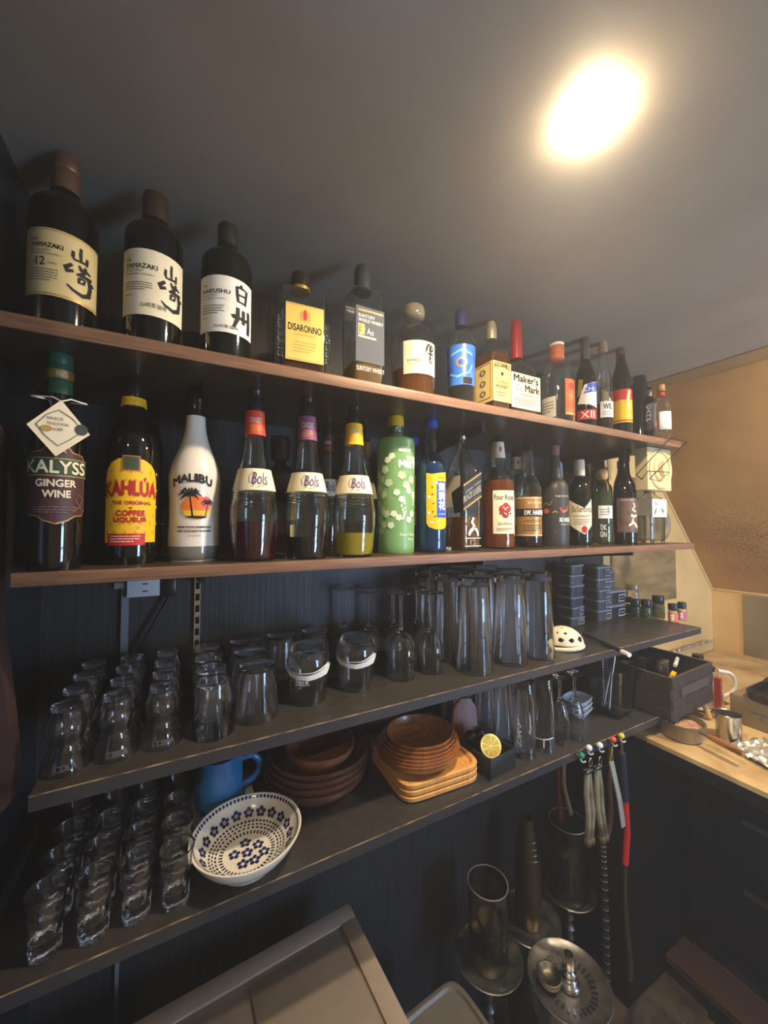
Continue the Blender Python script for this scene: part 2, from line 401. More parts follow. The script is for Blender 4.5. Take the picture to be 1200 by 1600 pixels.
board('wooden_shelf', 'second wood-edged shelf carrying the liqueur bottles at eye level', (-0.1915, F2, S2 - 0.018), (1.497, WALL - 0.012, S2), WOODEDGE)
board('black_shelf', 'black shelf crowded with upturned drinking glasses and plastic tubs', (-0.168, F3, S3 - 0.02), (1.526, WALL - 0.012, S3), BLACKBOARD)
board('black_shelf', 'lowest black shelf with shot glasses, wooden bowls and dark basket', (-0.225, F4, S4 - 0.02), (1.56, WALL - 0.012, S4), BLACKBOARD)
for nm, X in (('left end', 0.0278), ('middle', 0.6305), ('right end', 1.2332)):
    u = MB(); z0, z1 = ZC - 0.80, S1 + 0.10; w = 0.006
    u.box((X - w, WALL - 0.010, z0), (X - w + 0.002, WALL, z1)); u.box((X + w - 0.002, WALL - 0.010, z0), (X + w, WALL, z1))
    z = z0; y1 = WALL - 0.0075
    while z < z1 - 0.001:
        u.box((X - w + 0.002, y1 - 0.002, z), (X + w - 0.002, y1, z + 0.010)); z += 0.025
    tag(u.build('slotted_upright', STEEL if nm == 'left end' else DULLSTEEL), 'slotted metal upright on the black wall, ' + {'left end': 'above the small tumblers', 'middle': 'behind the stemmed glasses', 'right end': 'behind the stacked plastic tubs'}[nm], 'shelf upright', 'slotted shelf uprights')
    for zs, fr, sn in ((S1 - 0.019, F1, 'top wooden shelf'), (S2 - 0.018, F2, 'second wooden shelf'), (S3 - 0.02, F3, 'upper black shelf'), (S4 - 0.02, F4, 'lowest black shelf')):
        L_ = 0.235; y0 = WALL - 0.010
        bk = MB().prism([(-y0, zs), (-y0, zs - 0.045), (-(y0 - 0.10), zs - 0.028), (-(y0 - L_), zs - 0.016), (-(y0 - L_), zs)], X - 0.0035, X + 0.0035,
                        Matrix(((0, 0, 1, 0), (-1, 0, 0, 0), (0, 1, 0, 0), (0, 0, 0, 1))))
        bk.box((X - 0.004, y0 - L_ - 0.003, zs - 0.016), (X + 0.004, y0 - L_, zs - 0.001))
        tag(bk.build('shelf_bracket', BLACKP), 'black bracket arm under the %s, at the %s upright' % (sn, nm), 'bracket', 'shelf brackets')

# power tap and cables on the wall
pw = on_y(226, 918, 0.915)
st = thing('power_tap', 'white double socket tap mounted under the second shelf', 'power socket', (pw.x, WALL, pw.z))
MB().box((-0.03, -0.026, -0.018), (0.028, 0, 0.018)).build('body', mat('white_plastic', (206, 206, 204), 0.4, var=0.05), st, bevel=0.002)
MB().box((-0.052, -0.016, 0.0), (-0.03, 0, 0.012)).box((-0.04, -0.012, -0.24), (-0.028, 0, 0.0)).box((-0.037, -0.010, -0.95), (-0.031, 0, -0.24)).build('cable_duct', mat('grey_plastic', (126, 128, 132), 0.5, var=0.08), st)
sl_ = MB()
for zz in (-0.007, 0.008): sl_.box((-0.004, -0.0266, zz - 0.0012), (0.006, -0.026, zz + 0.0012))
sl_.build('socket_slots', BLACKP, st)
pg = thing('plug', 'black plug and cord pushed into the white tap', 'plug', (pw.x + 0.0455, WALL, pw.z))
MB().box((-0.0155, -0.034, -0.02), (0.012, -0.002, 0.02)).build('plug_body', BLACKP, pg, bevel=0.005)
c0 = Vector((0.0, -0.02, -0.02)); c1 = Vector((-0.055, -0.024, -0.13)); c2 = Vector((-0.11, -0.014, -0.19)); c3 = Vector((-0.15, -0.006, -0.235))
MB().tube(smooth([tuple(c0), tuple(c1), tuple(c2), tuple(c3)], 2), 0.0036, 8).build('cord', BLACKP, pg)

# wire hanger at the right end of the top shelf
def wire(name, label, cat, pts, r, m, seg=6): return tag(MB().tube(pts, r, seg).build(name, m), label, cat)
wp = [on_y(x, y, d) for x, y, d in ((1048, 684, .600), (1073, 690, .600), (1022, 741, .60), (1015, 748, .585), (1030, 752, .57), (1046, 738, .58), (1012, 736, .60), (1003, 749, .585), (994, 742, .59), (1048, 684, .600))]
wire('wire_hanger', 'black bent wire hanger dangling from the end of the top shelf', 'hanger', wp, 0.0014, BLACKP)

# things fixed to the beige wall
p0, p1 = on_y(955, 965, WALL), on_y(1053, 860, WALL)
MARBLE = mat('brown_marbled_sheet', (150, 126, 86), 0.35, scale=7, stretch=(1, 1, 3), col2=(120, 100, 66), contrast=(0.4, 0.6))
tag(MB().box((p0.x, WALL - 0.006, S3 + 0.005), (p1.x, WALL - 0.0005, S2 - 0.02)).build('wall_sheet', MARBLE), 'brown marbled sheet fixed on the beige wall behind the spice jars', 'wall sheet')
q0, q1 = on_y(972, 780, WALL), on_y(1012, 690, WALL)
tag(MB().box((q0.x, WALL - 0.02, S2 + 0.03), (q1.x, WALL - 0.0005, S1 - 0.06)).build('wall_board', mat('grey_brown_board', (112, 98, 76), 0.5, scale=9)), 'grey-brown board on the wall behind the dark label bottle', 'wall board')
v0, v1 = on_y(1013, 765, 0.64), on_y(1048, 690, 0.64)
hv_ = (S1 - 0.0195 - v0.z) / 2
vp = thing('speaker_box', 'cream square box with embossed rings hanging under the top shelf end', 'box', ((v0.x + v1.x) / 2, 0.674, v0.z + hv_))
hw, hh = (v1.x - v0.x) / 2, hv_
CR = mat('cream_plastic', (222, 198, 146), 0.45, var=0.05)
MB().box((-hw, -0.034, -hh), (hw, 0.004, hh)).build('cover', CR, vp, bevel=0.004)
rg = MB()
for r_, t_ in ((hw * 0.85, 0.006), (hw * 0.45, 0.008)):
    rg.tube([(r_ * cos(2 * pi * k / 28), -0.034, r_ * sin(2 * pi * k / 28)) for k in range(29)], t_, 8)
dm = MB().rings([(hw * 0.3, hw * 0.38, 2, 0.0), (hw * 0.22, hw * 0.3, 2, 0.016), (0, 0, 2, 0.018)], 24).rot(Matrix.Translation((0, -0.034, 0)) @ Matrix.Rotation(pi / 2, 4, 'X'))
rg.add(dm.v, dm.f)
rg.build('embossed_ring', CR, vp)
pe = on_y(1047, 790, 0.74)
wire('duct_elbow', 'short grey curved pipe elbow on the shelf below the cream ringed box', 'pipe', [(pe.x - 0.03 + 0.035 * sin(a * pi / 8), 0.76, S2 + 0.060 + 0.042 * cos(a * pi / 8)) for a in range(0, 9)], 0.0175, mat('grey_duct', (128, 118, 98), 0.5), 12)

# ================================================================= counter and cabinets on the right
WORKTOP = mat('worn_worktop', (216, 186, 134), 0.5, scale=9, col2=(170, 132, 84), contrast=(0.3, 0.6))
CABBLACK = mat('black_cabinet', (15, 13, 12), 0.5, var=0.2, scale=10)
ct = thing('kitchen_counter', 'pale worn worktop in the right corner under the pan and cup', 'counter', (1.2026, 0, COUNTER))
MB().box((0, -0.75, -0.012), (1.145, 0.925, 0)).build('worktop', WORKTOP, ct)
MB().box((-0.0, -0.75, -0.045), (1.145, 0.925, -0.0125)).build('edge_board', CABBLACK, ct)
cb = thing('drawer_cabinet', 'black drawer cabinet below the pale worktop', 'cabinet', (1.56, 0.0, 0.0))
MB().box((0, -0.75, 0.09), (0.74, 0.70, COUNTER - 0.05)).build('body', CABBLACK, cb)
DRW = mat('dark_drawer', (24, 20, 18), 0.42, var=0.2, scale=12); BAND = mat('grey_band', (84, 80, 70), 0.45, var=0.15)
for z0, z1 in ((0.58, 0.76), (0.37, 0.555), (0.13, 0.345)):
    dr = MB().box((-0.02, -0.4, z0), (-0.0005, 0.64, z1)).build('drawer', DRW, cb, bevel=0.003)
    MB().box((-0.035, -0.4, z1 + 0.002), (-0.021, 0.55, z1 + 0.014)).build('grip_rail', BAND, dr)
    MB().lathe([(0, 0), (0.011, 0), (0.008, 0.008), (0.014, 0.022), (0.008, 0.030), (0, 0.031)], 16).rot(Matrix.Translation((-0.0205, 0.42, (z0 + z1) / 2 + 0.02)) @ Matrix.Rotation(-pi / 2, 4, 'Y')).build('knob', mat('brass_knob', (150, 112, 56), 0.35, metal=0.8), dr)
tag(MB().box((1.215, 0.722, 0.0), (2.30, 0.93, COUNTER - 0.05)).build('end_cupboard', CABBLACK, bevel=0.002), 'black cupboard end standing on the floor below the basket', 'cupboard')
pk = thing('plank_step', 'brown wooden plank step on the floor before the drawers', 'step', (1.452, 0.0, 0.0))
PLK = mat('brown_plank', (110, 78, 56), 0.55, kind='wave', scale=4, stretch=(26, 2, 26), col2=(70, 46, 32))
MB().box((-0.06, -0.5, 0.065), (0.055, 0.705, 0.09)).build('tread', PLK, pk, bevel=0.003)
for yy in (0.55, -0.2): MB().box((-0.045, yy, 0.0), (0.045, yy + 0.05, 0.064)).build('block', CABBLACK, pk)

# ---- grey freezer top and bin lid at the bottom of the picture
c_ = on_z(545, 1410, ZC - 0.87)
fz = thing('chest_freezer', 'grey chest freezer with a framed lid under the shelves', 'freezer', (c_.x, c_.y, 0), radians(3))
LID = mat('warm_grey_lid', (150, 136, 124), 0.45, scale=7, var=0.12); ZL = ZC - 0.87
MB().box((-0.52, -0.74, 0), (-0.006, -0.006, ZL - 0.05)).build('body', mat('grey_enamel', (86, 78, 72), 0.4), fz, bevel=0.006)
ld = MB().box((-0.53, -0.75, ZL - 0.049), (0, 0, ZL - 0.006)).build('lid', LID, fz, bevel=0.004)
fr = MB()
for lo, hi in (((-0.53, -0.035, 0), (0, 0, 1)), ((-0.035, -0.75, 0), (0, -0.0351, 1)), ((-0.53, -0.75, 0), (-0.495, -0.0351, 1)), ((-0.4949, -0.75, 0), (-0.0351, -0.715, 1))):
    fr.box((lo[0], lo[1], ZL - 0.0059), (hi[0], hi[1], ZL))
fr.build('lid_frame', mat('lid_frame_grey', (166, 150, 136), 0.4, var=0.1), ld, bevel=0.0015)
MB().box((-0.23, -0.70, ZL - 0.0058), (-0.045, -0.048, ZL - 0.001)).build('sliding_panel', mat('panel_grey', (140, 128, 116), 0.42, var=0.1), ld, bevel=0.002)
c_ = on_z(711, 1519, ZC - 1.10)
bn = thing('waste_bin', 'low grey bin with rounded lid between freezer and hookahs', 'bin', (c_.x, c_.y, 0), radians(4))
MB().rings([(0.085, 0.17, 6, 0), (0.095, 0.185, 6, ZC - 1.145), ], 40, (-0.105, -0.20, 0)).build('body', mat('bin_body', (40, 37, 34), 0.5), bn)
MB().rings([(0, 0, 6, ZC - 1.144), (0.105, 0.20, 8, ZC - 1.144), (0.105, 0.20, 8, ZC - 1.104), (0.1, 0.195, 8, ZC - 1.1), (0.094, 0.189, 8, ZC - 1.1), (0.09, 0.185, 8, ZC - 1.106), (0, 0, 8, ZC - 1.106)], 48, (-0.105, -0.20, 0)).build('lid', mat('bin_lid', (104, 98, 90), 0.4, var=0.15, scale=12), bn)

# unidentified reddish-brown curved piece against the left side wall, built as a board
bdp = []
for x_, y_ in ((-6, 660), (6, 668), (6, 688), (-4, 702), (-6, 980), (4, 1050), (16, 1150), (21, 1205), (17, 1255), (-4, 1275)):
    q_ = on_y(x_, y_, 0.70); bdp.append((q_.x, q_.z))
bdp = [(-0.2355, bdp[0][1])] + smooth(bdp, 1) + [(-0.2355, bdp[-1][1])]
tag(MB().prism(bdp, -0.70, -0.73, MY).build('brown_piece', mat('reddish_board', (62, 40, 38), 0.55, var=0.2, scale=12), angle=30), 'reddish-brown curved board-like piece on the dark left wall', 'board')

# ================================================================= bottles
CLEAR = ('bottle_glass', 'pale_blue_glass', 'greenish_glass', 'smoky_glass')
class Round:
    """a round bottle measured in the photograph: edges xl, xr of its body at distance d from the eye plane, rows of its outline"""
    def __init__(s, name, label, xl, xr, d, shelf, prof, m, group, cat='bottle', sm=2, seg=36):
        rr = [q[1] for q in prof if q[1] and q[0] > .85]; s.row = sum(rr) / len(rr) if rr else 820
        a0, a1 = [atan2(ray(x, s.row).x, ray(x, s.row).y) for x in (xl, xr)]
        c, h = (a0 + a1) / 2, (a1 - a0) / 2
        dist = d / cos(c); s.R = dist * sin(h); s.X = d * tan(c); s.d = d; s.shelf = shelf; s.xl, s.xr = xl, xr; s.az = c; s.dist = dist
        s.root = thing(name, label, cat, (s.X, d, shelf), -c, group)
        pts = []
        for f, row in prof: pts.append((f * s.R, 0.0 if row is None else s.zb(row)))
        s.prof = smooth(pts, sm) if sm else pts
        if s.prof[0][0] > 0: s.prof = [(0, s.prof[0][1])] + [(s.prof[0][0] - 0.003, s.prof[0][1])] + s.prof[0:]
        s.prof.append((0, s.prof[-1][1]))
        mb = MB().lathe(s.prof, seg); ff = None
        if m.name in CLEAR:      # a hollow wall: the inside surface looks inwards
            ff = len(mb.f); zt = s.prof[-1][1]; ins = [(max(r * .95 - .0004, .001), z) for r, z in s.prof if r > 0.004 and .004 < z < zt - .002]
            mb.lathe([(0, .004), (ins[0][0] * .97, .004)] + ins + [(ins[-1][0], zt - .0015), (0, zt - .0015)], seg)
        s.body = mb.build('glass_body', m, s.root, angle=50, flip_from=ff)
        s.surf = [(r, z) for r, z in s.prof if r > 0]
    def zb(s, row): return z_at(s.X, s.d, row) - s.shelf
    def zf(s, row):
        k = 1 - s.R / s.dist; return z_at(s.X * k, s.d * k, row) - s.shelf
    def ang(s, x):
        a = atan2(ray(x, s.row).x, ray(x, s.row).y) - s.az
        q = max(-0.999, min(0.999, s.dist * sin(a) / s.R)); return asin(q) - a * 0 if abs(q) < 0.999 else math.copysign(1.35, q)
    def part(s, name, m, prof, sm=0, off=0.0006, seg=32, label=None):
        pts = [(f * s.R + off, s.zb(row)) for f, row in prof]
        if sm: pts = smooth(pts, sm)
        o = MB().lathe([(0, pts[0][1])] + pts + [(0, pts[-1][1])], seg).build(name, m, s.root, angle=45)
        if label: o['label'] = label
        return o
    def liquid(s, row, m, k=0.94, z0=0.0045):
        zt = s.zb(row) if row is not None else s.prof[-2][1] * 0.9; pts = [(r * k, z) for r, z in s.surf if z0 < z < zt]
        pts = [(0, z0), (radius_at(s.surf, z0) * k * 0.96, z0)] + pts + [(radius_at(s.surf, zt) * k, zt), (0, zt)]
        return MB().lathe(pts, 32).build('liquid', m, s.root, angle=50)
    def label(s, x0, x1, r0, r1, m, items=(), outline=None, wrap=None, name='label', off=0.0006, front=True, du=0.1, dv=0.34):
        z = s.zf if front else s.zb
        a0, a1 = (wrap if wrap else (s.ang(x0), s.ang(x1)))
        return print_on(s.root, around(s.surf, a0, a1, z(r1), z(r0)), m, items, outline, du, dv, name, off)
    def band(s, name, m, r0, r1, items=(), off=0.0007, span=(-0.9, 0.9)):
        """a paper or foil sleeve all round, with its print on the viewer's side"""
        z0, z1 = s.zb(r1), s.zb(r0); n = 6
        pts = [(radius_at(s.surf, z0 + (z1 - z0) * i / n) + off, z0 + (z1 - z0) * i / n) for i in range(n + 1)]
        pts = pts + [(r - 0.0004, z) for r, z in pts[::-1]]
        o = MB().lathe(pts, 32, closed=True).build(name, m, s.root, angle=50)
        if items: print_on(o, around(s.surf, span[0], span[1], z0, z1), None, items, off=off)
        return o
class Square:
    """a square bottle seen on its front and left faces: front edges xa, xb at distance df, depth dep"""
    def __init__(s, name, label, xa, xb, df, dep, shelf, prof, m, group, n=8, turn=0.0, cat='bottle', sm=1):
        rr = [q[1] for q in prof if q[1] and q[0] > .85]; row = sum(rr) / len(rr)
        A, B = on_y(xa, row, df), on_y(xb, row, df)
        s.wx = (B.x - A.x) / 2; s.wy = dep / 2; s.X = (A.x + B.x) / 2; s.d = df + dep / 2; s.shelf = shelf; s.df = df; s.xa, s.xb = xa, xb
        s.root = thing(name, label, cat, (s.X, s.d, shelf), turn, group)
        rs = []
        for f, row, k in prof:
            z = 0.0 if row is None else s.zb(row)
            if k == 2: r = f * min(s.wx, s.wy); rs.append((r, r, 2, z))
            else: rs.append((f * s.wx, f * s.wy, k, z))
        if sm: rs = smooth(rs, sm)
        s.rs = rs
        rs = [(0, 0, rs[0][2], rs[0][3]), (rs[0][0] - 0.003, rs[0][1] - 0.003, rs[0][2], rs[0][3])] + rs + [(0, 0, 2, rs[-1][3])]
        mb = MB().rings(rs, 56); ff = None
        if m.name in CLEAR:
            ff = len(mb.f); zt = rs[-1][3]; ins = [(max(a * .94 - .0004, .001), max(b * .94 - .0004, .001), n_, z) for a, b, n_, z in rs if a > .004 and .006 < z < zt - .002]
            mb.rings([(0, 0, ins[0][2], .006), (ins[0][0] * .97, ins[0][1] * .97, ins[0][2], .006)] + ins + [(ins[-1][0], ins[-1][1], 2, zt - .0015), (0, 0, 2, zt - .0015)], 56)
        s.body = mb.build('glass_body', m, s.root, angle=50, flip_from=ff)
    def zb(s, row): return z_at(s.X, s.d, row) - s.shelf
    def zf(s, row): return z_at(s.X, s.df, row) - s.shelf
    def part(s, name, m, prof, label=None, n=2):
        w = min(s.wx, s.wy); pts = [(f * w + 0.0006, s.zb(row)) for f, row in prof]
        o = MB().lathe([(0, pts[0][1])] + pts + [(0, pts[-1][1])], 28).build(name, m, s.root, angle=45)
        if label: o['label'] = label
        return o
    def liquid(s, row, m, k=0.925, z0=0.0065):
        zt = s.zb(row); rs = [r for r in s.rs if z0 < r[3] < zt]; e = rs[-1] if rs else s.rs[0]; g = rs[0] if rs else s.rs[0]
        q = [(g[0], g[1], g[2], z0)] + rs + [(e[0], e[1], e[2], zt)]
        q = [(a * k, b * k, n, z) for a, b, n, z in q]; q = [(0, 0, q[0][2], z0)] + q + [(0, 0, q[-1][2], zt)]
        return MB().rings(q, 48).build('liquid', m, s.root, angle=50)
    def front(s, u0, u1, r0, r1, m, items=(), outline=None, name='label', off=0.0008):
        z0, z1 = s.zf(r1), s.zf(r0); x0 = -s.wx + 2 * s.wx * u0
        return print_on(s.root, plane((x0, -s.wy, z0), (2 * s.wx * (u1 - u0), 0, 0), (0, 0, z1 - z0), (0, -1, 0)), m, items, outline, 0, 0, name, off)
    def left(s, u0, u1, r0, r1, m, items=(), outline=None, name='side_label', off=0.0008):
        z0, z1 = s.zf(r1), s.zf(r0)
        return print_on(s.root, plane((-s.wx, s.wy - 2 * s.wy * u0, z0), (0, -2 * s.wy * (u1 - u0), 0), (0, 0, z1 - z0), (-1, 0, 0)), m, items, outline, 0, 0, name, off)

TOP, MID = 'bottles on the top wooden shelf', 'bottles on the second wooden shelf'
BRUSH_YAMA = [BR([(.16, .62, .05), (.14, .3, .06), (.2, .12, .05), (.5, .14, .05), (.8, .2, .05)], INK), BR([(.52, 1.0, .05), (.5, .6, .06), (.52, .2, .05)], INK), BR([(.86, .55, .05), (.84, .3, .06), (.82, .05, .05)], INK)]
BRUSH_SAKI = [BR([(.28, .92, .04), (.08, .76, .06), (.12, .66, .06), (.32, .72, .04)], INK), BR([(.5, .98, .03), (.56, .86, .06), (.78, .88, .05), (.94, .84, .03)], INK),
              BR([(.74, 1.0, .04), (.66, .78, .05), (.48, .66, .04)], INK), BR([(.42, .66, .03), (.7, .68, .05), (1.0, .7, .05)], INK), BR([(.52, .58, .04), (.5, .42, .04), (.66, .44, .04), (.72, .58, .04), (.52, .58, .03)], INK),
              BR([(.86, .68, .05), (.94, .4, .06), (.88, .14, .07), (.62, .04, .06), (.3, .12, .04), (.14, .24, .02)], INK), BR([(.98, .6, .03), (1.08, .5, .05)], INK)]
def put(strokes, u0, u1, v0, v1, wk=1.45):
    return [BR([(u0 + (u1 - u0) * u, v0 + (v1 - v0) * v, w * (u1 - u0) * wk) for u, v, w in s[1]], s[2]) for s in strokes]

# --- top shelf, left to right
def malt(label, xl, xr, d, prof, capm, caprows, neckm):
    b = Round('whisky_bottle', label, xl, xr, d, S1, prof, neckm, TOP)
    b.part('cap', capm, caprows); return b
CAPBR = mat('bronze_cap', (118, 88, 66), 0.4, metal=0.5, var=0.2)
b = malt('dark whisky bottle with gold-edged label reading 12, left end of top shelf', 40, 155, .70,
         [(.97, None), (1, 480), (1, 352), (.97, 338), (.8, 326), (.52, 320), (.42, 314), (.40, 300), (.40, 285)], CAPBR, [(.42, 306), (.42, 276), (.40, 274), (.42, 272), (.41, 254), (.38, 251)], DARKGLASS)
gold_edge = [R(0, 1, .965, .985, GOLDINK), R(0, 1, .015, .04, GOLDINK), R(.985, .998, 0, 1, GOLDINK)]
b.label(40.5, 153, 363, 466, mat('gold_cream_paper', (214, 190, 132), 0.5, var=0.06), gold_edge + [T('THE', .12, .22, .80, .845, INK), T('YAMAZAKI', .12, .50, .71, .775, INK, bold=.002), T('SINGLE MALT', .12, .38, .645, .68, GREYINK), T('JAPANESE WHISKY', .12, .49, .59, .625, GREYINK),
        T('AGED', .12, .19, .465, .495, GREYINK), T('12', .20, .31, .44, .56, INK, bold=.002), T('YEARS', .33, .44, .465, .495, GREYINK)] + LINES(.12, .46, .2, .40, 5, GREYINK) + put(BRUSH_YAMA, .57, .82, .62, .86) + put(BRUSH_SAKI, .50, .86, .12, .60), wrap=(-1.25, 1.2))
b = malt('dark whisky bottle, plain cream label with brush characters, second on top shelf', 192, 287, .70,
         [(.97, None), (1, 515), (1, 388), (.97, 376), (.8, 366), (.52, 360), (.42, 354), (.40, 340), (.40, 330)], mat('dark_bronze_cap', (70, 58, 46), 0.4, metal=0.4), [(.43, 350), (.43, 316), (.40, 310)], DARKGLASS)
b.label(192.5, 286, 392, 494, CREAM, [T('THE', .10, .19, .80, .845, INK), T('YAMAZAKI', .10, .55, .70, .77, INK, bold=.002), T('SINGLE MALT', .10, .38, .645, .68, GREYINK), T('JAPANESE WHISKY', .10, .52, .585, .62, GREYINK)]
        + LINES(.10, .50, .36, .50, 4, GREYINK) + LINES(.10, .26, .28, .31, 1, GREYINK) + [T('山崎蒸溜所', .34, .68, .12, .19, INK)] + put(BRUSH_YAMA, .62, .86, .62, .88) + put(BRUSH_SAKI, .55, .92, .16, .62), wrap=(-1.25, 1.2))
b = malt('dark green whisky bottle with white brush-character label, third on top shelf', 313, 394, .70,
         [(.97, None), (1, 540), (1, 426), (.97, 414), (.8, 406), (.5, 400), (.38, 393), (.35, 380), (.35, 372)], mat('near_black_cap', (40, 38, 32), 0.45, var=.2), [(.38, 388), (.38, 360), (.35, 356)], GREENGLASS)
HAKU = [BR([(.5, 1.0, .06), (.38, .84, .06)], INK), BR([(.16, .84, .06), (.2, .45, .07), (.26, .08, .06)], INK), BR([(.16, .82, .05), (.55, .84, .06), (.86, .8, .08), (.8, .4, .07), (.74, .05, .06)], INK), BR([(.24, .46, .05), (.72, .48, .05)], INK), BR([(.26, .12, .05), (.74, .12, .05)], INK)]
SHU = [BR([(.12, .62, .07), (.2, .45, .05)], INK), BR([(.34, .98, .06), (.34, .5, .07), (.16, .06, .05)], INK), BR([(.48, .6, .05), (.54, .46, .06)], INK), BR([(.62, .94, .06), (.62, .3, .06)], INK), BR([(.74, .6, .05), (.78, .46, .05)], INK), BR([(.92, 1.0, .06), (.94, .4, .07), (.92, -.05, .07)], INK)]
b.label(313.5, 393, 431, 519, PAPER, [T('THE', .10, .20, .79, .835, INK), T('HAKUSHU', .10, .56, .68, .75, INK, bold=.002), T('SINGLE MALT', .10, .38, .62, .655, GREYINK), T('JAPANESE WHISKY', .10, .50, .56, .595, GREYINK)]
        + LINES(.10, .48, .30, .48, 4, GREYINK) + LINES(.10, .26, .22, .25, 1, GREYINK) + [T('白州蒸溜所', .32, .70, .07, .13, INK)] + put(HAKU, .62, .88, .56, .92) + put(SHU, .56, .92, .10, .50), wrap=(-1.25, 1.2))

AMBER = mat('amber_liquid', (168, 100, 30), 0.08, trans=.3, var=.1); DEEPAMBER = mat('deep_amber_liquid', (112, 50, 16), 0.08, trans=.3, var=.1)
b = Square('liqueur_bottle', 'squat square amaretto-style bottle with gold label and small round cap', 441, 514, .655, .085, S1,
           [(.95, None, 10), (1, 560, 10), (1, 480, 10), (.95, 470, 9), (.72, 464, 6), (.34, 460, 2), (.32, 455, 2), (.32, 448, 2)], BOTTLE, TOP, turn=radians(-3))
b.liquid(556, DEEPAMBER); b.part('cap', mat('black_gold_cap', (46, 38, 28), 0.35, metal=.4), [(.40, 456), (.40, 434), (.36, 431)])
b.part('cap_ring', GOLD, [(.42, 458), (.42, 453)])
b.front(.10, .90, 478, 566, mat('gold_label', (222, 186, 96), 0.42, metal=.15, var=.08), [T('DISARONNO', .06, .94, .52, .64, INK, bold=.004), T('ORIGINALE', .2, .8, .44, .49, GOLDINK), E(.42, .80, .06, .09, GOLDINK), E(.58, .80, .06, .09, GOLDINK), E(.5, .82, .05, .10, REDINK)] + LINES(.2, .8, .14, .36, 4, GOLDINK) + [R(.02, .98, .97, .985, GOLDINK), R(.02, .98, .015, .03, GOLDINK)])
# the stacked relief blocks on the two corners of the square bottle
for sx in (-1, 1):
    rl = MB()
    for k in range(6): rl.box((sx * b.wx - .004, -b.wy - .0012, b.zf(562) + k * .0125), (sx * b.wx + .004, -b.wy + .004, b.zf(562) + k * .0125 + .010))
    rl.build('corner_relief', BOTTLE, b.root, bevel=.001)

b = Square('whisky_bottle', 'tall five-sided clear whisky bottle with dark blue label near the amaretto bottle', 554, 601, .655, .07, S1,
           [(.97, None, 8), (1, 590, 8), (1, 470, 8), (.9, 462, 8), (.5, 458, 2), (.44, 452, 2), (.44, 440, 2)], BOTTLE, TOP)
b.liquid(577, mat('pale_amber_liquid', (206, 150, 56), 0.08, trans=.4)); b.part('cap', mat('blue_black_cap', (52, 54, 60), 0.4, var=.15), [(.52, 460), (.5, 426), (.42, 419), (.3, 417)])
DKB = mat('slate_label', (78, 82, 92), 0.7, var=.1)
b.front(.04, .98, 482, 568, DKB, [T('A BLEND OF FIVE MAJOR', .08, .96, .90, .95, GOLDINK), T('SUNTORY', .08, .66, .80, .86, WHITEINK), T('WORLD WHISKY', .08, .96, .72, .78, WHITEINK), T('碧', .08, .30, .50, .68, GOLDINK, bold=.01), T('Ao', .38, .62, .51, .62, WHITEINK)] + [R(.08, .7, .44, .47, GOLDINK)])
b.front(.06, .98, 572, 584, None, [T('SUNTORY WHISKY', .0, 1, .2, .8, WHITEINK)])

b = Round('whisky_bottle', 'faceted round decanter bottle with clear stopper, cream label and amber whisky', 612, 681, .70, S1,
          [(.96, None), (1, 600), (1, 545), (.98, 530), (.8, 519), (.36, 512), (.28, 506), (.28, 500)], BOTTLE, TOP, seg=24)
b.liquid(585, AMBER); b.part('stopper', mat('frosted_stopper', (196, 186, 160), 0.12, trans=.7, var=.05), [(.26, 503), (.44, 500), (.50, 496), (.50, 486), (.44, 481), (.3, 479)], sm=1)
HIB = [BR([(.1, .7, .03), (.35, .9, .05), (.5, .98, .03)], INK), BR([(.3, .95, .04), (.22, .7, .05), (.08, .55, .03)], INK), BR([(.5, .9, .04), (.46, .62, .05)], INK), BR([(.62, .96, .04), (.6, .6, .05)], INK), BR([(.62, .9, .03), (.85, .86, .05), (.8, .7, .05), (.66, .66, .03)], INK), BR([(.3, .5, .04), (.55, .54, .06), (.85, .5, .05)], INK), BR([(.56, .62, .04), (.52, .36, .06), (.4, .2, .04), (.55, .08, .06), (.66, .2, .04), (.6, .32, .04), (.42, .34, .03)], INK)]
b.label(631, 681, 531, 583, CREAM, [T('HIBIKI', .12, .56, .36, .44, INK), R(.12, .6, .30, .31, GREYINK), T('JAPANESE HARMONY', .12, .56, .24, .27, GREYINK)] + put(HIB, .58, .95, .30, .96), wrap=(-.45, 1.15))

b = Round('gin_bottle', 'slim clear bottle wearing a bright blue patterned sleeve', 698, 743, .69, S1,
          [(.88, None), (.92, 610), (1, 545), (.98, 536), (.7, 526), (.38, 518), (.32, 508), (.32, 498)], BOTTLE, TOP)
b.liquid(602, mat('grey_liquid', (96, 88, 74), 0.1, trans=.5)); b.part('cap', mat('navy_cap', (40, 48, 86), 0.3), [(.40, 512), (.38, 490), (.3, 486)])
b.label(698, 743, 537, 600, mat('blue_sleeve', (36, 70, 190), 0.3, scale=22, col2=(70, 130, 226), contrast=(.4, .7)), [E(.52, .55, .14, .12, GOLDINK), E(.52, .55, .09, .08, BLUE), BR([(.2, .3, .02), (.4, .2, .03), (.7, .3, .02), (.8, .5, .02)], mat('light_blue_ink', (120, 190, 240), .5, var=.05)), BR([(.25, .75, .02), (.5, .85, .03), (.8, .75, .02)], mat('light_blue_ink', (0, 0, 0))), R(.55, .8, .02, .18, INK)], wrap=(-1.45, 1.45), name='sleeve')

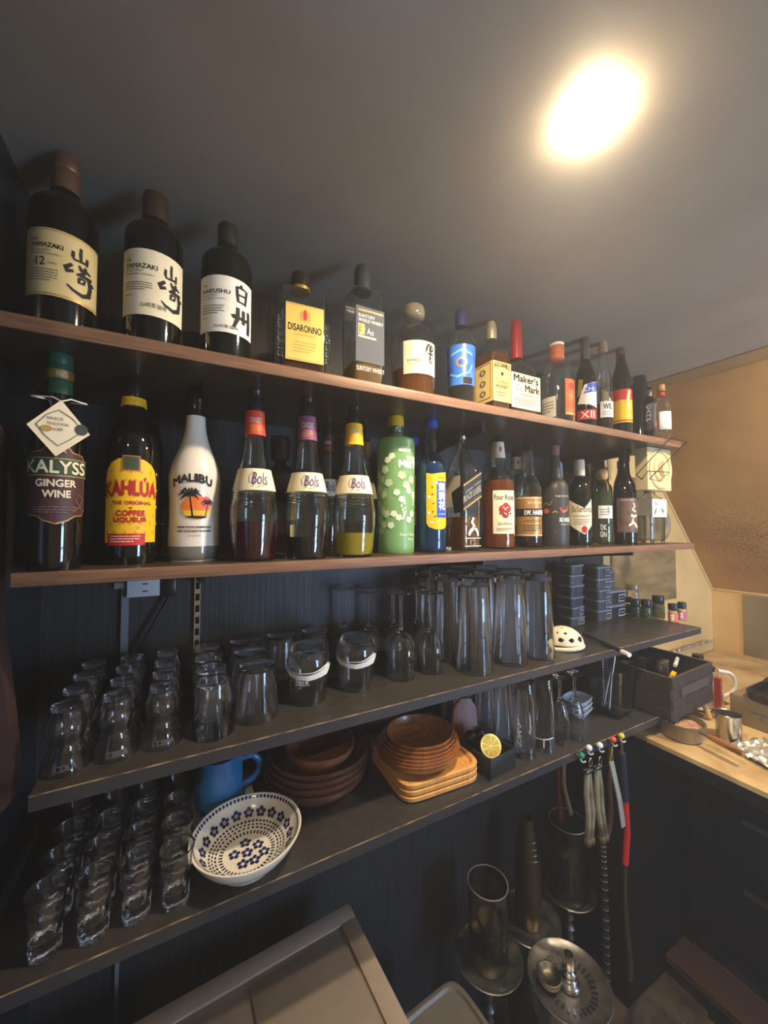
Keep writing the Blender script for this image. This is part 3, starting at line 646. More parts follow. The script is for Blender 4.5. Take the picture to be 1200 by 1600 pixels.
b = Square('whisky_bottle', 'square whisky bottle with pale yellow labels on two faces, beside the red-wax bottle', 770, 798, .655, .068, S1,
           [(.97, None, 9), (1, 625, 9), (1, 562, 9), (.92, 553, 7), (.45, 547, 2), (.36, 540, 2), (.40, 530, 2), (.34, 520, 2)], BOTTLE, TOP)
b.liquid(560, mat('honey_liquid', (150, 84, 24), 0.08, trans=.35)); b.part('cap', mat('grey_foil_cap', (150, 140, 112), 0.4, metal=.4), [(.42, 532), (.46, 522), (.42, 512), (.3, 504)])
YL = mat('yellow_cream_label', (236, 206, 126), 0.55, var=.05)
b.front(0, 1, 566, 628, YL, [T('JACK DANIEL\'S', .06, .94, .80, .95, INK, arc=.03, bold=.006), PG([(.4, .74), (.6, .74), (.5, .62)], INK), T('Tennessee', .16, .84, .46, .56, INK), T('HONEY', .14, .86, .34, .43, GREYINK, bold=.004), R(.1, .9, .58, .59, GREYINK)] + LINES(.2, .8, .12, .26, 2, GREYINK))
b.left(0.02, 1, 566, 628, YL, [R(.1, .9, .95, .97, INK), R(.1, .12, .08, .97, INK), R(.88, .9, .08, .97, INK), R(.1, .9, .08, .10, INK), E(.5, .78, .16, .08, GREYINK), E(.5, .50, .16, .08, GREYINK), E(.5, .24, .16, .08, GREYINK), E(.5, .78, .06, .04, YL), E(.5, .5, .06, .04, YL), E(.5, .24, .06, .04, YL)])

b = Square('whisky_bottle', 'square-shouldered bourbon bottle sealed with dripping red wax', 799, 845, .66, .062, S1,
           [(.96, None, 5), (1, 640, 5), (1, 588, 5), (.92, 578, 4), (.5, 568, 2), (.36, 560, 2), (.36, 530, 2), (.36, 508, 2)], BOTTLE, TOP)
b.liquid(590, DEEPAMBER)
WAX = mat('red_wax', (150, 26, 32), 0.3, coat=.4, var=.1)
b.part('wax_seal', WAX, [(.46, 562), (.44, 545), (.42, 520), (.40, 506), (.34, 502)])
b.front(0.0, .97, 586, 640, CREAM, [T("Maker's", .08, .92, .76, .96, INK, bold=.008), T('Mark', .46, .96, .50, .70, INK, bold=.008), E(.24, .58, .09, .09, GREYINK), E(.24, .58, .07, .07, CREAM), T('WHISKY', .3, .8, .36, .44, INK)] + LINES(.12, .88, .08, .30, 4, GREYINK))

b = Round('liqueur_bottle', 'round clear bottle with an orange cap and orange label', 845, 898, .69, S1,
          [(.96, None), (1, 645), (1, 596), (.95, 582), (.75, 572), (.46, 566), (.40, 560), (.40, 545)], BOTTLE, TOP)
b.part('cap', mat('orange_cap', (196, 104, 60), 0.45, var=.1), [(.42, 568), (.42, 542), (.40, 540)]); b.part('cap_top', PAPER, [(.42, 542), (.41, 538)])
b.label(876, 897, 592, 648, ORANGE, [E(.5, .8, .28, .1, REDINK), T('Liqueur', .1, .9, .5, .6, GOLDINK), R(0, 1, .0, .06, GOLDINK)] + LINES(.1, .9, .15, .4, 4, REDINK), wrap=(.45, 1.4))
b.label(850, 870, 618, 650, mat('greyish_paper', (196, 190, 178), .6), LINES(.1, .9, .2, .8, 4, GREYINK), wrap=(-1.2, -.1), name='back_label')
b = Round('liqueur_bottle', 'dark bottle with slanted white and blue label over a red strip', 899, 932, .70, S1,
          [(.96, None), (1, 650), (1, 598), (.95, 585), (.6, 572), (.42, 560), (.40, 545)], DARKGLASS, TOP)
b.part('cap', mat('purple_grey_cap', (66, 56, 62), 0.4), [(.46, 574), (.44, 540), (.5, 536), (.5, 530), (.4, 528)])
b.label(905, 932, 590, 646, None, [PG([(.02, .3), (.35, .8), (1, .9), (1, .15), (.5, .25)], PAPER), PG([(.3, .55), (.5, .82), (.98, .88), (.96, .62)], BLUE), T('CHI', .3, .8, .62, .74, WHITEINK), PG([(.0, .5), (.1, 1.0), (.3, .95), (.22, .55)], GOLDINK)], wrap=(-.9, 1.3))
b.label(905, 932, 640, 655, RED, [T('XII', .2, .8, .15, .85, WHITEINK)], wrap=(-1.0, 1.3), name='strip_label')
b = Round('liqueur_bottle', 'slim clear bottle with dark liquor and small white label', 929, 958, .69, S1,
          [(.96, None), (1, 655), (1, 606), (.92, 592), (.58, 580), (.46, 565), (.44, 548)], BOTTLE, TOP)
b.liquid(632, mat('brown_liquid', (62, 34, 24), 0.1, trans=.3)); b.part('cap', mat('pinkish_cap', (150, 122, 106), 0.4), [(.50, 552), (.48, 538), (.4, 535)])
b.label(936, 957, 627, 652, PAPER, [T('WIL', .2, .8, .5, .85, INK, bold=.01)] + LINES(.15, .85, .1, .4, 3, GREYINK), wrap=(-.4, 1.3))
b = Round('liqueur_bottle', 'green-necked bottle with red and yellow banded label on the top shelf', 955, 988, .69, S1,
          [(.96, None), (1, 660), (1, 606), (.95, 592), (.7, 578), (.44, 564), (.42, 550)], GREENGLASS, TOP)
b.part('cap', mat('dark_red_cap', (96, 52, 50), 0.4), [(.46, 556), (.46, 546), (.4, 543)])
b.label(955, 988, 608, 660, YELLOW, [R(0, 1, .68, 1, RED), R(0, 1, .04, .08, REDINK), BR([(.8, .95, .05), (.7, .6, .06), (.85, .3, .06), (.75, .14, .05)], GOLDINK), R(0, 1, .66, .68, GOLDINK)], wrap=(-1.35, 1.35))
b = Round('wine_bottle', 'tall black bottle with sloping shoulders near the shelf end', 986, 1014, .79, S1,
          [(.96, None), (1, 660), (1, 622), (.95, 606), (.7, 590), (.5, 575), (.42, 560), (.4, 540)], DARKGLASS, TOP)
b.part('cap', BLACKP, [(.46, 562), (.44, 542), (.4, 540)])
b = Round('spirit_bottle', 'small dark bottle with upright white lettering by the corked clear bottle', 1003, 1026, .70, S1,
          [(.96, None), (1, 672), (1, 634), (.9, 626), (.5, 620), (.4, 616), (.4, 606)], DARKGLASS, TOP)
b.part('cap', STEEL, [(.5, 622), (.5, 612), (.4, 610)])
b.label(1008, 1024, 630, 672, mat('dark_grey_label', (58, 58, 62), .5), [T('C', .2, .5, .8, .92, WHITEINK), T('A', .2, .5, .64, .76, WHITEINK), T('M', .2, .5, .48, .6, WHITEINK), T('P', .2, .5, .32, .44, WHITEINK), R(.7, .95, .05, .3, REDINK)], wrap=(-.8, 1.2))
b = Round('spirit_bottle', 'clear ribbed bottle with white label, cork and red neck ring at the shelf end', 1019, 1049, .645, S1,
          [(.96, None), (1, 680), (1, 640), (.95, 630), (.7, 624), (.40, 620), (.36, 612), (.36, 606)], BOTTLE, TOP)
b.part('cork', CORK, [(.42, 612), (.42, 604), (.4, 602)]); b.band('neck_ring', RED, 614, 620)
b.label(1030, 1049, 643, 671, PAPER, LINES(.3, .7, .25, .35, 1, GREYINK), wrap=(-.25, 1.35))
rb = MB()
for k in range(5): rb.tube([((b.R + .0004) * cos(a), (b.R + .0004) * sin(a), b.zb(676) + k * .004 + .0008 * sin(a)) for a in [2 * pi * i / 24 for i in range(25)]], .0012, 6)
rb.build('glass_ribs', BOTTLE, b.root)

# --- second shelf, front row
b = Round('wine_bottle', 'dark ginger wine bottle with green cap and hanging diamond tag, far left', 41, 133, .68, S2,
          [(.93, None), (.99, 876), (1, 860), (1, 700), (.99, 685), (.92, 672), (.7, 658), (.48, 646), (.43, 634), (.42, 615), (.42, 600), (.42, 570)], mat('wine_glass_dark', (13, 10, 14), 0.05, coat=.5, var=.3), MID)
b.part('cap', GREEN, [(.45, 618), (.45, 596), (.43, 595), (.46, 582), (.46, 574), (.43, 572), (.45, 570), (.45, 558), (.40, 553)])
b.band('cap_band', GOLD, 582, 595, [T('KALYSS', .36, .80, .25, .78, WHITEINK)], off=.0026)
MAROON = mat('maroon_label', (74, 40, 42), .5, var=.08); LGREEN = mat('label_green', (52, 72, 46), .5, var=.08)
ARCH = [(.06, .12), (.10, .05), (.25, .04), (.35, -.02), (.5, -.06), (.65, -.02), (.75, .04), (.90, .05), (.94, .12), (.94, .80), (.88, .87), (.70, .90), (.62, .99), (.5, 1.03), (.38, .99), (.30, .90), (.12, .87), (.06, .80)]
b.label(41, 133, 692, 812, mat('label_gilt', (170, 142, 84), .4, metal=.3), [PG([(.5 + (u - .5) * .965, .49 + (v - .49) * .965) for u, v in ARCH], MAROON), R(.02, .985, .565, .805, mat('pale_gilt', (150, 150, 96), .4, metal=.2)), R(.02, .985, .58, .79, LGREEN)], outline=ARCH, wrap=(-1.33, 1.33), off=.0005)
b.label(41, 133, 692, 812, None, [T('KALYSS', .08, .90, .605, .765, CREAM, bold=.006), T('GINGER', .24, .74, .43, .52, CREAM, bold=.005), T('WINE', .33, .67, .29, .38, CREAM, bold=.005)] + LINES(.2, .8, .08, .18, 3, GREYINK) + [BR([(.70, .10, .006), (.82, .18, .006), (.86, .30, .006), (.78, .34, .006), (.74, .26, .006), (.84, .14, .006)], mat('dull_mauve_ink', (122, 90, 92), .6)), BR([(.42, .90, .008), (.5, .94, .008), (.6, .88, .008)], GOLDINK)], wrap=(-1.33, 1.33), off=.0018)
# hanging tag on a cord
tg = Vector(b.root.location); cz = b.zf(668); yy = -(b.R + .006)
hx = b.R * 1.02; dia = [(-hx * .98, -.002), (.002, .036), (hx * 1.05, -.006), (-.002, -.040)]
fn = lambda u, v, off: (u, yy - off - 0.0 + abs(u) * .10, cz + v)
t_ = MB().prism([(u, v) for u, v in dia], 0, .0008, Matrix(((1, 0, 0, 0), (0, 0, -1, yy), (0, 1, 0, cz), (0, 0, 0, 1)))).build('diamond_tag', CREAM, b.root)
fl = lambda u, v, off: (u, yy - .0008 - off, cz + v)
its = [BR([(-.022, .0, .0006), (-.012, .014, .0006), (0, .022, .0006), (.014, .013, .0006), (.026, -.002, .0006), (.012, -.016, .0006), (0, -.026, .0006), (-.014, -.013, .0006), (-.022, 0, .0006)], GREYINK), E(.024, -.001, .007, .0075, mat('charcoal_ink', (60, 62, 58), .6)), E(-.012, -.004, .006, .004, GOLDINK)]
for k, (w_, s_) in enumerate((('SINCE', .010), ('TRADITION', .013), ('GINGER', .010))): its.append(T(s_ and w_, -.012 + 0, -.012 + s_ * 1.7, .008 - k * .007, .012 - k * .007, GREYINK))
print_on(t_, fl, None, its, du=0, dv=0)
MB().tube([(.002, yy - .0004, cz + .034), (.012, yy + .004, cz + .04), (.03, -b.R * .5, cz + .041), (.0, b.R * .45, cz + .046), (-.028, -b.R * .5, cz + .041), (-.006, yy + .003, cz + .039), (.002, yy - .0004, cz + .034)], .0009, 6).build('tag_cord', PAPER, b.root)

b = Round('liqueur_bottle', 'brown coffee liqueur bottle with bright yellow arched label', 163, 248, .73, S2,
          [(.95, None), (1, 870), (1, 712), (.97, 694), (.84, 678), (.62, 662), (.50, 648), (.44, 640), (.42, 626), (.36, 618), (.36, 600), (.38, 598)], DARKGLASS, MID)
b.part('cap', mat('smoke_cap', (38, 32, 26), 0.12, coat=.5), [(.38, 624), (.38, 598), (.34, 594)])
b.band('neck_band', YELLOW, 624, 639, [BR([(.0, .3, .03), (.12, .75, .03), (.24, .3, .03), (.36, .75, .03), (.48, .3, .03), (.6, .75, .03), (.72, .3, .03), (.84, .75, .03), (1, .3, .03)], ORANGE), R(0, 1, 0, .12, GREEN)], off=.002)
KA = [(.03, .0), (.97, .0), (.97, .72), (.93, .84), (.84, .92), (.70, .97), (.5, .99), (.30, .97), (.16, .92), (.07, .84), (.03, .72)]
b.label(164, 242, 713, 848, YELLOW, [E(.10 + .16 * i + (.08 if j % 2 else 0), .12 + .10 * j, .030, .022, mat('mustard_ink', (216, 160, 24), .5), 4) for i in range(6) for j in range(8) if not (2 < j < 6 and 0 < i < 5)]
        + [T('KAHLÚA', .06, .95, .52, .73, REDINK, bold=.014, arc=.03), T('THE ORIGINAL', .20, .84, .44, .48, REDINK, bold=.003), T('COFFEE', .28, .72, .31, .37, REDINK, bold=.007), T('LIQUEUR', .24, .76, .23, .29, REDINK, bold=.007), E(.5, .40, .03, .012, REDINK, 8), E(.62, .17, .035, .02, mat('mustard_ink', (0, 0, 0)), 12), R(.12, .74, -.03, .105, RED), R(.36, .64, .83, 1.01, mat('brick_ink', (168, 92, 52), .5)), R(.385, .615, .845, .995, LGREEN)]
        + [x for x in LINES(.18, .68, .0, .09, 3, CREAM)], outline=KA, wrap=(-1.2, 1.1))

MW = mat('matte_white_glass', (232, 222, 206), 0.28, coat=.3, var=.03)
b = Round('liqueur_bottle', 'white coconut rum bottle printed with palm trees at sunset', 262, 344, .742, S2,
          [(.90, None), (.97, 868), (.985, 845), (.955, 815), (.955, 790), (1.0, 755), (.99, 742), (.86, 724), (.62, 703), (.46, 684), (.39, 668), (.365, 650), (.36, 640)], MW, MID)
b.part('cap', mat('black_glossy_cap', (20, 18, 14), 0.15, coat=.5), [(.40, 652), (.38, 644), (.36, 640), (.40, 634), (.38, 624), (.40, 618), (.34, 612)])
b.band('clear_base', mat('clear_base_glass', (150, 146, 132), 0.08, trans=.4), 852, 876, off=.0005)
SUN = [E(.53, .37, .26, .155, mat('sun_orange', (238, 124, 48), .5)), PG([(.53 + .26 * cos(a), .37 + .155 * sin(a)) for a in [pi + .25 + i * (pi - .5) / 14 for i in range(15)]], YELLOW), E(.70, .44, .10, .075, mat('sun_pink', (226, 92, 96), .5), 14)]
PALM = []
for cu, cv, k in ((.42, .52, 1.0), (.73, .42, .6)):
    for a_, l_ in ((170, .22), (140, .2), (105, .14), (65, .16), (35, .2), (8, .2), (-20, .16), (200, .18)):
        a = radians(a_); PALM.append(BR([(cu, cv, .008 * k), (cu + .55 * l_ * k * cos(a), cv + .45 * l_ * k * sin(a) + .03 * k, .020 * k), (cu + l_ * k * cos(a), cv + .55 * l_ * k * sin(a) - .02 * k, .003)], INK))
PALM += [BR([(.42, .52, .011), (.44, .40, .012), (.47, .24, .016)], INK), BR([(.73, .42, .007), (.71, .33, .008), (.68, .24, .010)], INK), PG([(.33, .255), (.40, .235), (.5, .225), (.62, .225), (.74, .25), (.62, .262), (.48, .262)], INK)]
MAL = []
for i, ch in enumerate('MALIBU'):
    w = (.16, .145, .095, .045, .12, .13)[i]; x0 = (.09, .265, .425, .535, .605, .745)[i]; x0 = .47 + (x0 - .5) * .88; w *= .86; t_ = (x0 + w / 2 - .47) / .36
    MAL.append(T(ch, x0, x0 + w, .70 - .07 * t_ * t_, .80 - .07 * t_ * t_, INK, slope=-.06 * t_, bold=.006, shear=.05 * t_))
b.label(262, 344, 716, 838, None, SUN + PALM + MAL + [T('MADE WITH WHITE RUM', .20, .80, .105, .13, INK, bold=.002), T('AND COCONUT FLAVOUR', .20, .80, .055, .08, INK, bold=.002), T('ORIGINAL', .38, .62, .0, .02, REDINK)], wrap=(-1.1, 1.1))

def bols(label, xl, xr, d, t, bandm, bandtext, liqm, liqrow, full=True):
    """t: rows of cap top, cap foot, band foot, label top, label foot, base"""
    c0, c1, b1, l0, l1, base = t
    b = Round('liqueur_bottle', label, xl, xr, d, S2, [(.84, None), (.88, base - 10), (.97, l1 + .55 * (base - l1)), (1.0, l1 + .40 * (base - l1)), (.99, l1 + .27 * (base - l1)), (.93, l1 + .17 * (base - l1)), (.88, l1), (.66, l0), (.5, l0 - .5 * (l0 - b1)), (.415, b1), (.37, c1), (.33, c1 - 10), (.30, c0 + 14)], BOTTLE, MID)
    b.part('cap', mat('black_pourer_cap', (30, 30, 36), 0.2, coat=.3), [(.34, c1 - 2), (.32, c1 - 14), (.27, c1 - 20), (.26, c0 + 8), (.29, c0 + 6), (.26, c0)])
    b.band('neck_label', bandm, c1, b1, [T(bandtext, .16, .9, .5, .72, WHITEINK)] + LINES(.2, .85, .12, .4, 3, GOLDINK) if bandtext else [])
    SC_ = mat('violet_ink', (84, 66, 112), .6)
    b.band('label', CREAM, l0, l1, [T('Bols', .38, .82, .26, .82, SC_, shear=.09, bold=.006), BR([(.34, .3, .008), (.30, .6, .010), (.40, .85, .012), (.47, .7, .010), (.44, .2, .012), (.36, .12, .006)], SC_), BR([(.52, .12, .012), (.66, .2, .012), (.86, .3, .008)], GREYINK)], span=(-.85, .95))
    rb = MB()
    for k in range(4):
        z = b.zb(l1 + 3 + k * 4.6); r = radius_at(b.surf, z); rb.tube([((r + .0003) * cos(a), (r + .0003) * sin(a), z) for a in [2 * pi * i / 28 for i in range(29)]], .0011, 6)
    rb.build('glass_ribs', BOTTLE, b.root); b.liquid(liqrow, liqm); return b
REDL = mat('dark_red_liquid', (78, 10, 26), 0.06, trans=.25, var=.1); BLKL = mat('blackcurrant_liquid', (22, 10, 20), 0.06, trans=.2); YELL = mat('yellow_liquid', (206, 182, 30), 0.06, trans=.15, var=.1)
bols('flared clear liqueur bottle with red neck label and dark red liqueur', 358, 435, .69, (607, 645, 682, 735, 768, 872), mat('red_orange_band', (214, 70, 48), .45, var=.06), 'STRAWBERRY', REDL, 815)
bols('flared clear liqueur bottle with purple neck label and near-black liqueur', 443, 515, .69, (620, 653, 690, 741, 770, 872), PURPLE, 'CASSIS', BLKL, 838)
bols('flared clear liqueur bottle with yellow neck label and bright yellow liqueur', 519, 587, .69, (634, 664, 697, 745, 773, 868), YELLOW, 'LEMON', YELL, 832)

MISTG = mat('frosted_green_glass', (136, 186, 120), 0.35, trans=.25, var=.06)
b = Round('spirit_bottle', 'frosted pale green straight bottle printed with vine leaves', 589, 648, .728, S2,
          [(.93, None), (.97, 860), (1, 700), (.98, 690), (.88, 686), (.42, 685), (.40, 680), (.40, 672)], MISTG, MID)
b.part('cap', YELLOW, [(.42, 668), (.42, 658), (.38, 652)]); b.band('neck_label', GREEN, 665, 681, [T('MZ', .5, .9, .25, .75, WHITEINK)], off=.001); b.band('neck_ring', GOLD, 681, 688, off=.001)
LEAF = mat('pale_leaf_print', (190, 214, 164), .4, var=.05); WLEAF = mat('white_leaf_print', (222, 232, 204), .4, var=.03)
lf = []
rnd = random.Random(3)
def leaf(u, v, r, m): return PG([(u + r * k * cos(a) * 1.1, v + r * k * sin(a) * .55) for a, k in [(2 * pi * i / 10 + .3, (1.0 if i % 2 else .78)) for i in range(10)]], m)
for u, v in ((.08, .72), (.18, .66), (.28, .76), (.12, .56), (.24, .5), (.1, .4), (.2, .34), (.14, .24), (.3, .30), (.22, .18), (.36, .62), (.62, .7), (.72, .6), (.85, .66), (.92, .5), (.16, .12)): lf.append(leaf(u, v, .085, LEAF))
for u, v in ((.52, .52), (.62, .45), (.46, .30), (.56, .26), (.78, .54), (.86, .30), (.78, .24), (.40, .18), (.34, .86), (.42, .90)): lf.append(leaf(u, v, .07, WLEAF))
for k in range(16): lf.append(E(.66 + rnd.uniform(-.07, .07) * (1 - k / 20), .46 - k * .014, .022, .011, WLEAF, 8))
for k in range(10): lf.append(E(.92 + rnd.uniform(-.04, .04) * (1 - k / 14), .52 - k * .014, .022, .011, WLEAF, 8))
b.label(589, 648, 697, 848, None, lf + [T('MUSCAT', .56, .82, .945, .975, WHITEINK, bold=.004), T('FRANCE', .72, .96, .87, .90, WHITEINK, bold=.004), T('MIST', .56, .98, .785, .85, WHITEINK, bold=.012), T('Saint Denis', .58, .96, .07, .10, WHITEINK), T('Paris', .76, .92, .02, .05, WHITEINK)], wrap=(-1.3, 1.3))

BLUEG = mat('pale_blue_glass', (196, 222, 240), 0.0, trans=1.0, ior=1.47, var=0.0)
BLUEL = mat('blue_liquid', (44, 104, 150), 0.08, trans=.35, var=.1)
def jasmine(label, xl, xr, d, rows):
    c0, nk, sh, base, l0, l1 = rows
    b = Round('spirit_bottle', label, xl, xr, d, S2, [(.94, None), (1, base - 6), (1, sh + 14), (.95, sh + 4), (.7, sh - 6), (.46, sh - 12), (.42, sh - 20), (.40, c0 + 10)], BLUEG, MID)
    b.part('cap', BLUE, [(.46, c0 + 12), (.46, c0 + 3), (.40, c0)]); b.liquid(sh + 2, BLUEL)
    o = [(0, .1), (.1, .04), (.35, .0), (.7, .0), (.9, .03), (1, .08), (1, 1), (.5, .97), (.25, .95), (.12, .96), (0, .97)]
    ch = [T('茉', .50, .86, .66, .80, WHITEINK, bold=.01), T('莉', .50, .86, .50, .64, WHITEINK, bold=.01), T('花', .50, .86, .34, .48, WHITEINK, bold=.01), T('JASMINE', .50, .86, .245, .275, WHITEINK)]
    fl = [E(.12, .55, .07, .028, WHITEINK, 5), E(.10, .28, .07, .028, WHITEINK, 5), E(.20, .12, .08, .028, WHITEINK, 5), E(.40, .80, .08, .03, WHITEINK, 5), E(.24, .72, .03, .02, GREEN, 6), E(.28, .44, .03, .02, GREEN, 6), E(.26, .30, .03, .02, GREEN, 6), E(.34, .22, .04, .015, GREEN, 6), E(.25, .60, .04, .015, GREEN, 6)]
    b.label(0, 0, l0, l1, YELLOW, [R(.42, .96, .20, .83, BLUE), T('KIKYOU', .5, .85, .88, .91, INK)] + ch + fl, outline=o, wrap=(-.30, 1.3)); return b
jasmine('blue glass bottle with yellow label and white characters on a blue panel, front row', 650, 697, .713, (658, 708, 722, 860, 736, 827))

b = Square('whisky_bottle', 'clear square whisky bottle with slanted black label and steel pourer', 724, 752, .70, .075, S2,
           [(.96, None, 9), (1, 850, 9), (1, 755, 9), (.93, 738, 8), (.70, 718, 5), (.40, 703, 2), (.28, 694, 2), (.26, 684, 2)], BOTTLE, MID)
b.liquid(808, AMBER); b.part('pourer', STEEL, [(.28, 688), (.36, 686), (.36, 682), (.24, 680), (.18, 674), (.12, 672)])
BLKLAB = mat('black_label_paper', (28, 27, 27), .45, var=.05)
z0 = b.zf(808)
# the slanted label runs round the corner onto the left face
b.front(0, 1, 740, 800, BLKLAB, [R(0, 1, 1.02, 1.06, GOLDINK)] * 0 + [PG([(0, .69), (1, 1.05), (1, 1.01), (0, .65)], GOLDINK), PG([(0, .08), (1, .44), (1, .40), (0, .04)], GOLDINK), T('BLACK LABEL', .0, .98, .40, .56, WHITEINK, slope=.34, bold=.008), T('Johnnie Walker', .1, .98, .62, .70, WHITEINK, slope=.34, bold=.004), T('SCOTCH WHISKY', .05, .95, .24, .29, GOLDINK, slope=.34)], outline=[(0, .0), (1, .40), (1, 1.1), (0, .72)])
b.left(.42, 1, 740, 800, BLKLAB, [], outline=[(.1, .55), (.0, .50), (.25, -.04), (1, .0), (1, .72)])
b.left(.0, .86, 743, 792, mat('cream_back_paper', (216, 206, 182), .6), name='back_label', off=.0005)
b.front(.0, 1, 808, 846, None, [BR([(.55, .98, .05), (.45, .8, .06), (.6, .6, .09), (.35, .4, .08), (.28, .25, .05)], WHITEINK), BR([(.6, .6, .06), (.75, .4, .06), (.8, .22, .04)], WHITEINK), R(.05, .95, .12, .15, WHITEINK), T('12', .36, .64, -.12, .08, WHITEINK, bold=.01), R(.05, .95, -.2, -.17, WHITEINK)])
RS = mat('rose_red_ink', (190, 50, 44), .55, scale=60, col2=(140, 26, 28))
def roses(label, xl, xr, d, t):
    b = Round('whisky_bottle', label, xl, xr, d, S2, [(.94, None), (1, t[5] - 6), (1, t[4] + 14), (.93, t[4]), (.66, t[3]), (.44, t[3] - 6), (.42, t[3] - 12), (.47, t[2] + 8), (.43, t[2]), (.34, t[1]), (.33, t[0] + 4)], BOTTLE, MID)
    b.part('cap', mat('black_cap', (26, 24, 22), .3), [(.36, t[1] + 2), (.35, t[0] + 2), (.3, t[0])]); b.band('neck_label', CREAM, t[1], t[2], [E(.72, .5, .10, .16, RS)], off=.001)
    b.liquid(t[6], mat('orange_whisky', (170, 80, 20), 0.06, trans=.3)); return b
b = roses('bourbon bottle with cream label and red rose cluster, front row', 753, 805, .745, (682, 690, 717, 735, 748, 858, 752))
ROSE = [E(.5 + dx, .52 + dy, .15, .095, RS, 12) for dx, dy in ((-.12, .04), (.1, .06), (0, -.07), (.02, .1))] + [BR([(.40, .62, .012), (.5, .55, .014), (.6, .62, .012)], CREAM), BR([(.44, .48, .01), (.55, .44, .012)], CREAM), E(.3, .46, .05, .03, LGREEN, 6), E(.72, .46, .05, .03, LGREEN, 6)]
b.label(775, 806, 766, 834, CREAM, [T('Four Roses', .06, .94, .78, .90, INK, bold=.003)] + ROSE + [T('BOURBON', .2, .8, .2, .26, GREYINK)] + LINES(.15, .85, .06, .14, 2, GREYINK), wrap=(-.32, 1.15))
b = Round('whisky_bottle', 'bourbon bottle with gold label and black name band', 806, 847, .745, S2,
          [(.95, None), (1, 848), (1, 772), (.95, 760), (.72, 751), (.48, 744), (.45, 730), (.42, 712), (.40, 703)], BOTTLE, MID)
b.liquid(778, mat('dark_brown_liquid', (52, 28, 16), .06, trans=.3)); b.part('cap', BLACKP, [(.44, 705), (.42, 697), (.36, 694)])
b.label(807, 847, 776, 838, mat('copper_gold_label', (190, 144, 86), .35, metal=.4), [R(0, 1, .50, .70, INK), T('I.W. HARPER', .40, 1.06, .54, .66, WHITEINK, bold=.006), R(0, 1, .96, .98, CREAM), R(0, 1, .02, .04, CREAM), T('BOURBON', .5, .98, .82, .88, CREAM), T('KENTUCKY', .4, .95, .36, .41, INK)] + LINES(.35, .95, .12, .30, 3, INK), wrap=(-1.35, 1.25))
MATG = mat('matte_charcoal_glass', (62, 58, 56), .45, var=.1)
b = Round('gin_bottle', 'matte charcoal gin bottle with faint gilt drawings and pink cap', 847, 889, .745, S2,
          [(.96, None), (1, 846), (1, 770), (.96, 760), (.8, 753), (.50, 748), (.44, 730), (.34, 714), (.33, 706)], MATG, MID)
b.part('cap', mat('dusty_pink_cap', (152, 104, 96), .5), [(.36, 712), (.36, 699), (.32, 697)])
b.label(847, 889, 772, 838, None, [T('THE KYOTO', .5, .98, .93, .97, WHITEINK), E(.22, .60, .10, .06, ORANGE), BR([(.08, .7, .012), (.2, .8, .012), (.34, .74, .012), (.42, .84, .012)], GOLDINK), BR([(.62, .68, .012), (.72, .58, .03), (.86, .62, .03), (.94, .74, .012)], ORANGE), BR([(.42, .56, .015), (.5, .6, .015), (.56, .56, .015)], GOLDINK), T('KI NOH', .62, 1.02, .34, .44, WHITEINK, bold=.006), T('Kyoto Gin', .66, .98, .26, .30, WHITEINK), E(.5, .12, .02, .02, GREYINK)], wrap=(-1.3, 1.3))
b = Round('whisky_bottle', 'dark whisky bottle with cream chevron label and red seal', 888, 925, .745, S2,
          [(.96, None), (1, 844), (1, 772), (.95, 761), (.74, 752), (.50, 747), (.46, 742), (.44, 728)], GREENGLASS, MID)
b.part('cap', CREAM, [(.46, 747), (.44, 722), (.40, 719)])
b.label(889, 925, 778, 834, CREAM, [T('Ballantines', .22, .98, .60, .78, INK, shear=.1), E(.66, .12, .10, .10, REDINK), T('FINEST', .3, .9, .46, .52, GREYINK)] + LINES(.3, .9, .24, .42, 3, GREYINK), outline=[(0, .3), (.66, -.02), (1, .25), (1, .98), (.66, .72), (0, 1.0)], wrap=(-1.3, 1.2))
GRN = mat('greenish_glass', (226, 236, 214), 0.0, trans=1.0, ior=1.47, var=0.0)
b = Round('gin_bottle', 'pale green tinted bottle with round cork and small white label', 925, 958, .745, S2,
          [(.96, None), (1, 845), (1, 770), (.94, 760), (.6, 754), (.42, 750), (.42, 744)], GRN, MID)
b.part('cork', CORK, [(.40, 750), (.56, 747), (.58, 738), (.5, 734)], sm=1); b.liquid(768, mat('pale_green_liquid', (138, 146, 106), .06, trans=.6))
b.label(937, 957, 790, 810, PAPER, LINES(.1, .9, .2, .8, 3, GREYINK) + [R(.6, .66, .4, .9, REDINK)], wrap=(-.4, 1.1))
b.label(937, 957, 814, 842, None, [T('GIN', .1, .5, .1, .4, WHITEINK), T('TONIC', .1, .5, .5, .8, WHITEINK)], wrap=(-.4, 1.1))
b = Round('whisky_bottle', 'black bottle with brown label and white brush writing', 958, 996, .71, S2,
          [(.96, None), (1, 840), (1, 776), (.95, 764), (.72, 752), (.46, 742), (.42, 726), (.44, 714), (.42, 706)], DARKGLASS, MID)
b.part('cap', BLACKP, [(.46, 722), (.44, 704), (.40, 701)])
b.label(965, 995, 778, 832, mat('brown_script_label', (112, 84, 70), .5, scale=40, col2=(84, 60, 52)), [BR([(.72, .85, .03), (.8, .75, .04), (.66, .66, .03), (.84, .6, .03)], CREAM), BR([(.6, .5, .04), (.75, .46, .04), (.9, .5, .03)], CREAM), BR([(.7, .4, .03), (.64, .26, .04), (.5, .2, .03)], CREAM), BR([(.7, .3, .03), (.85, .2, .05), (.95, .14, .03)], CREAM), T('SINGLE MALT', .2, .8, .92, .96, CREAM)], wrap=(-.75, 1.3))
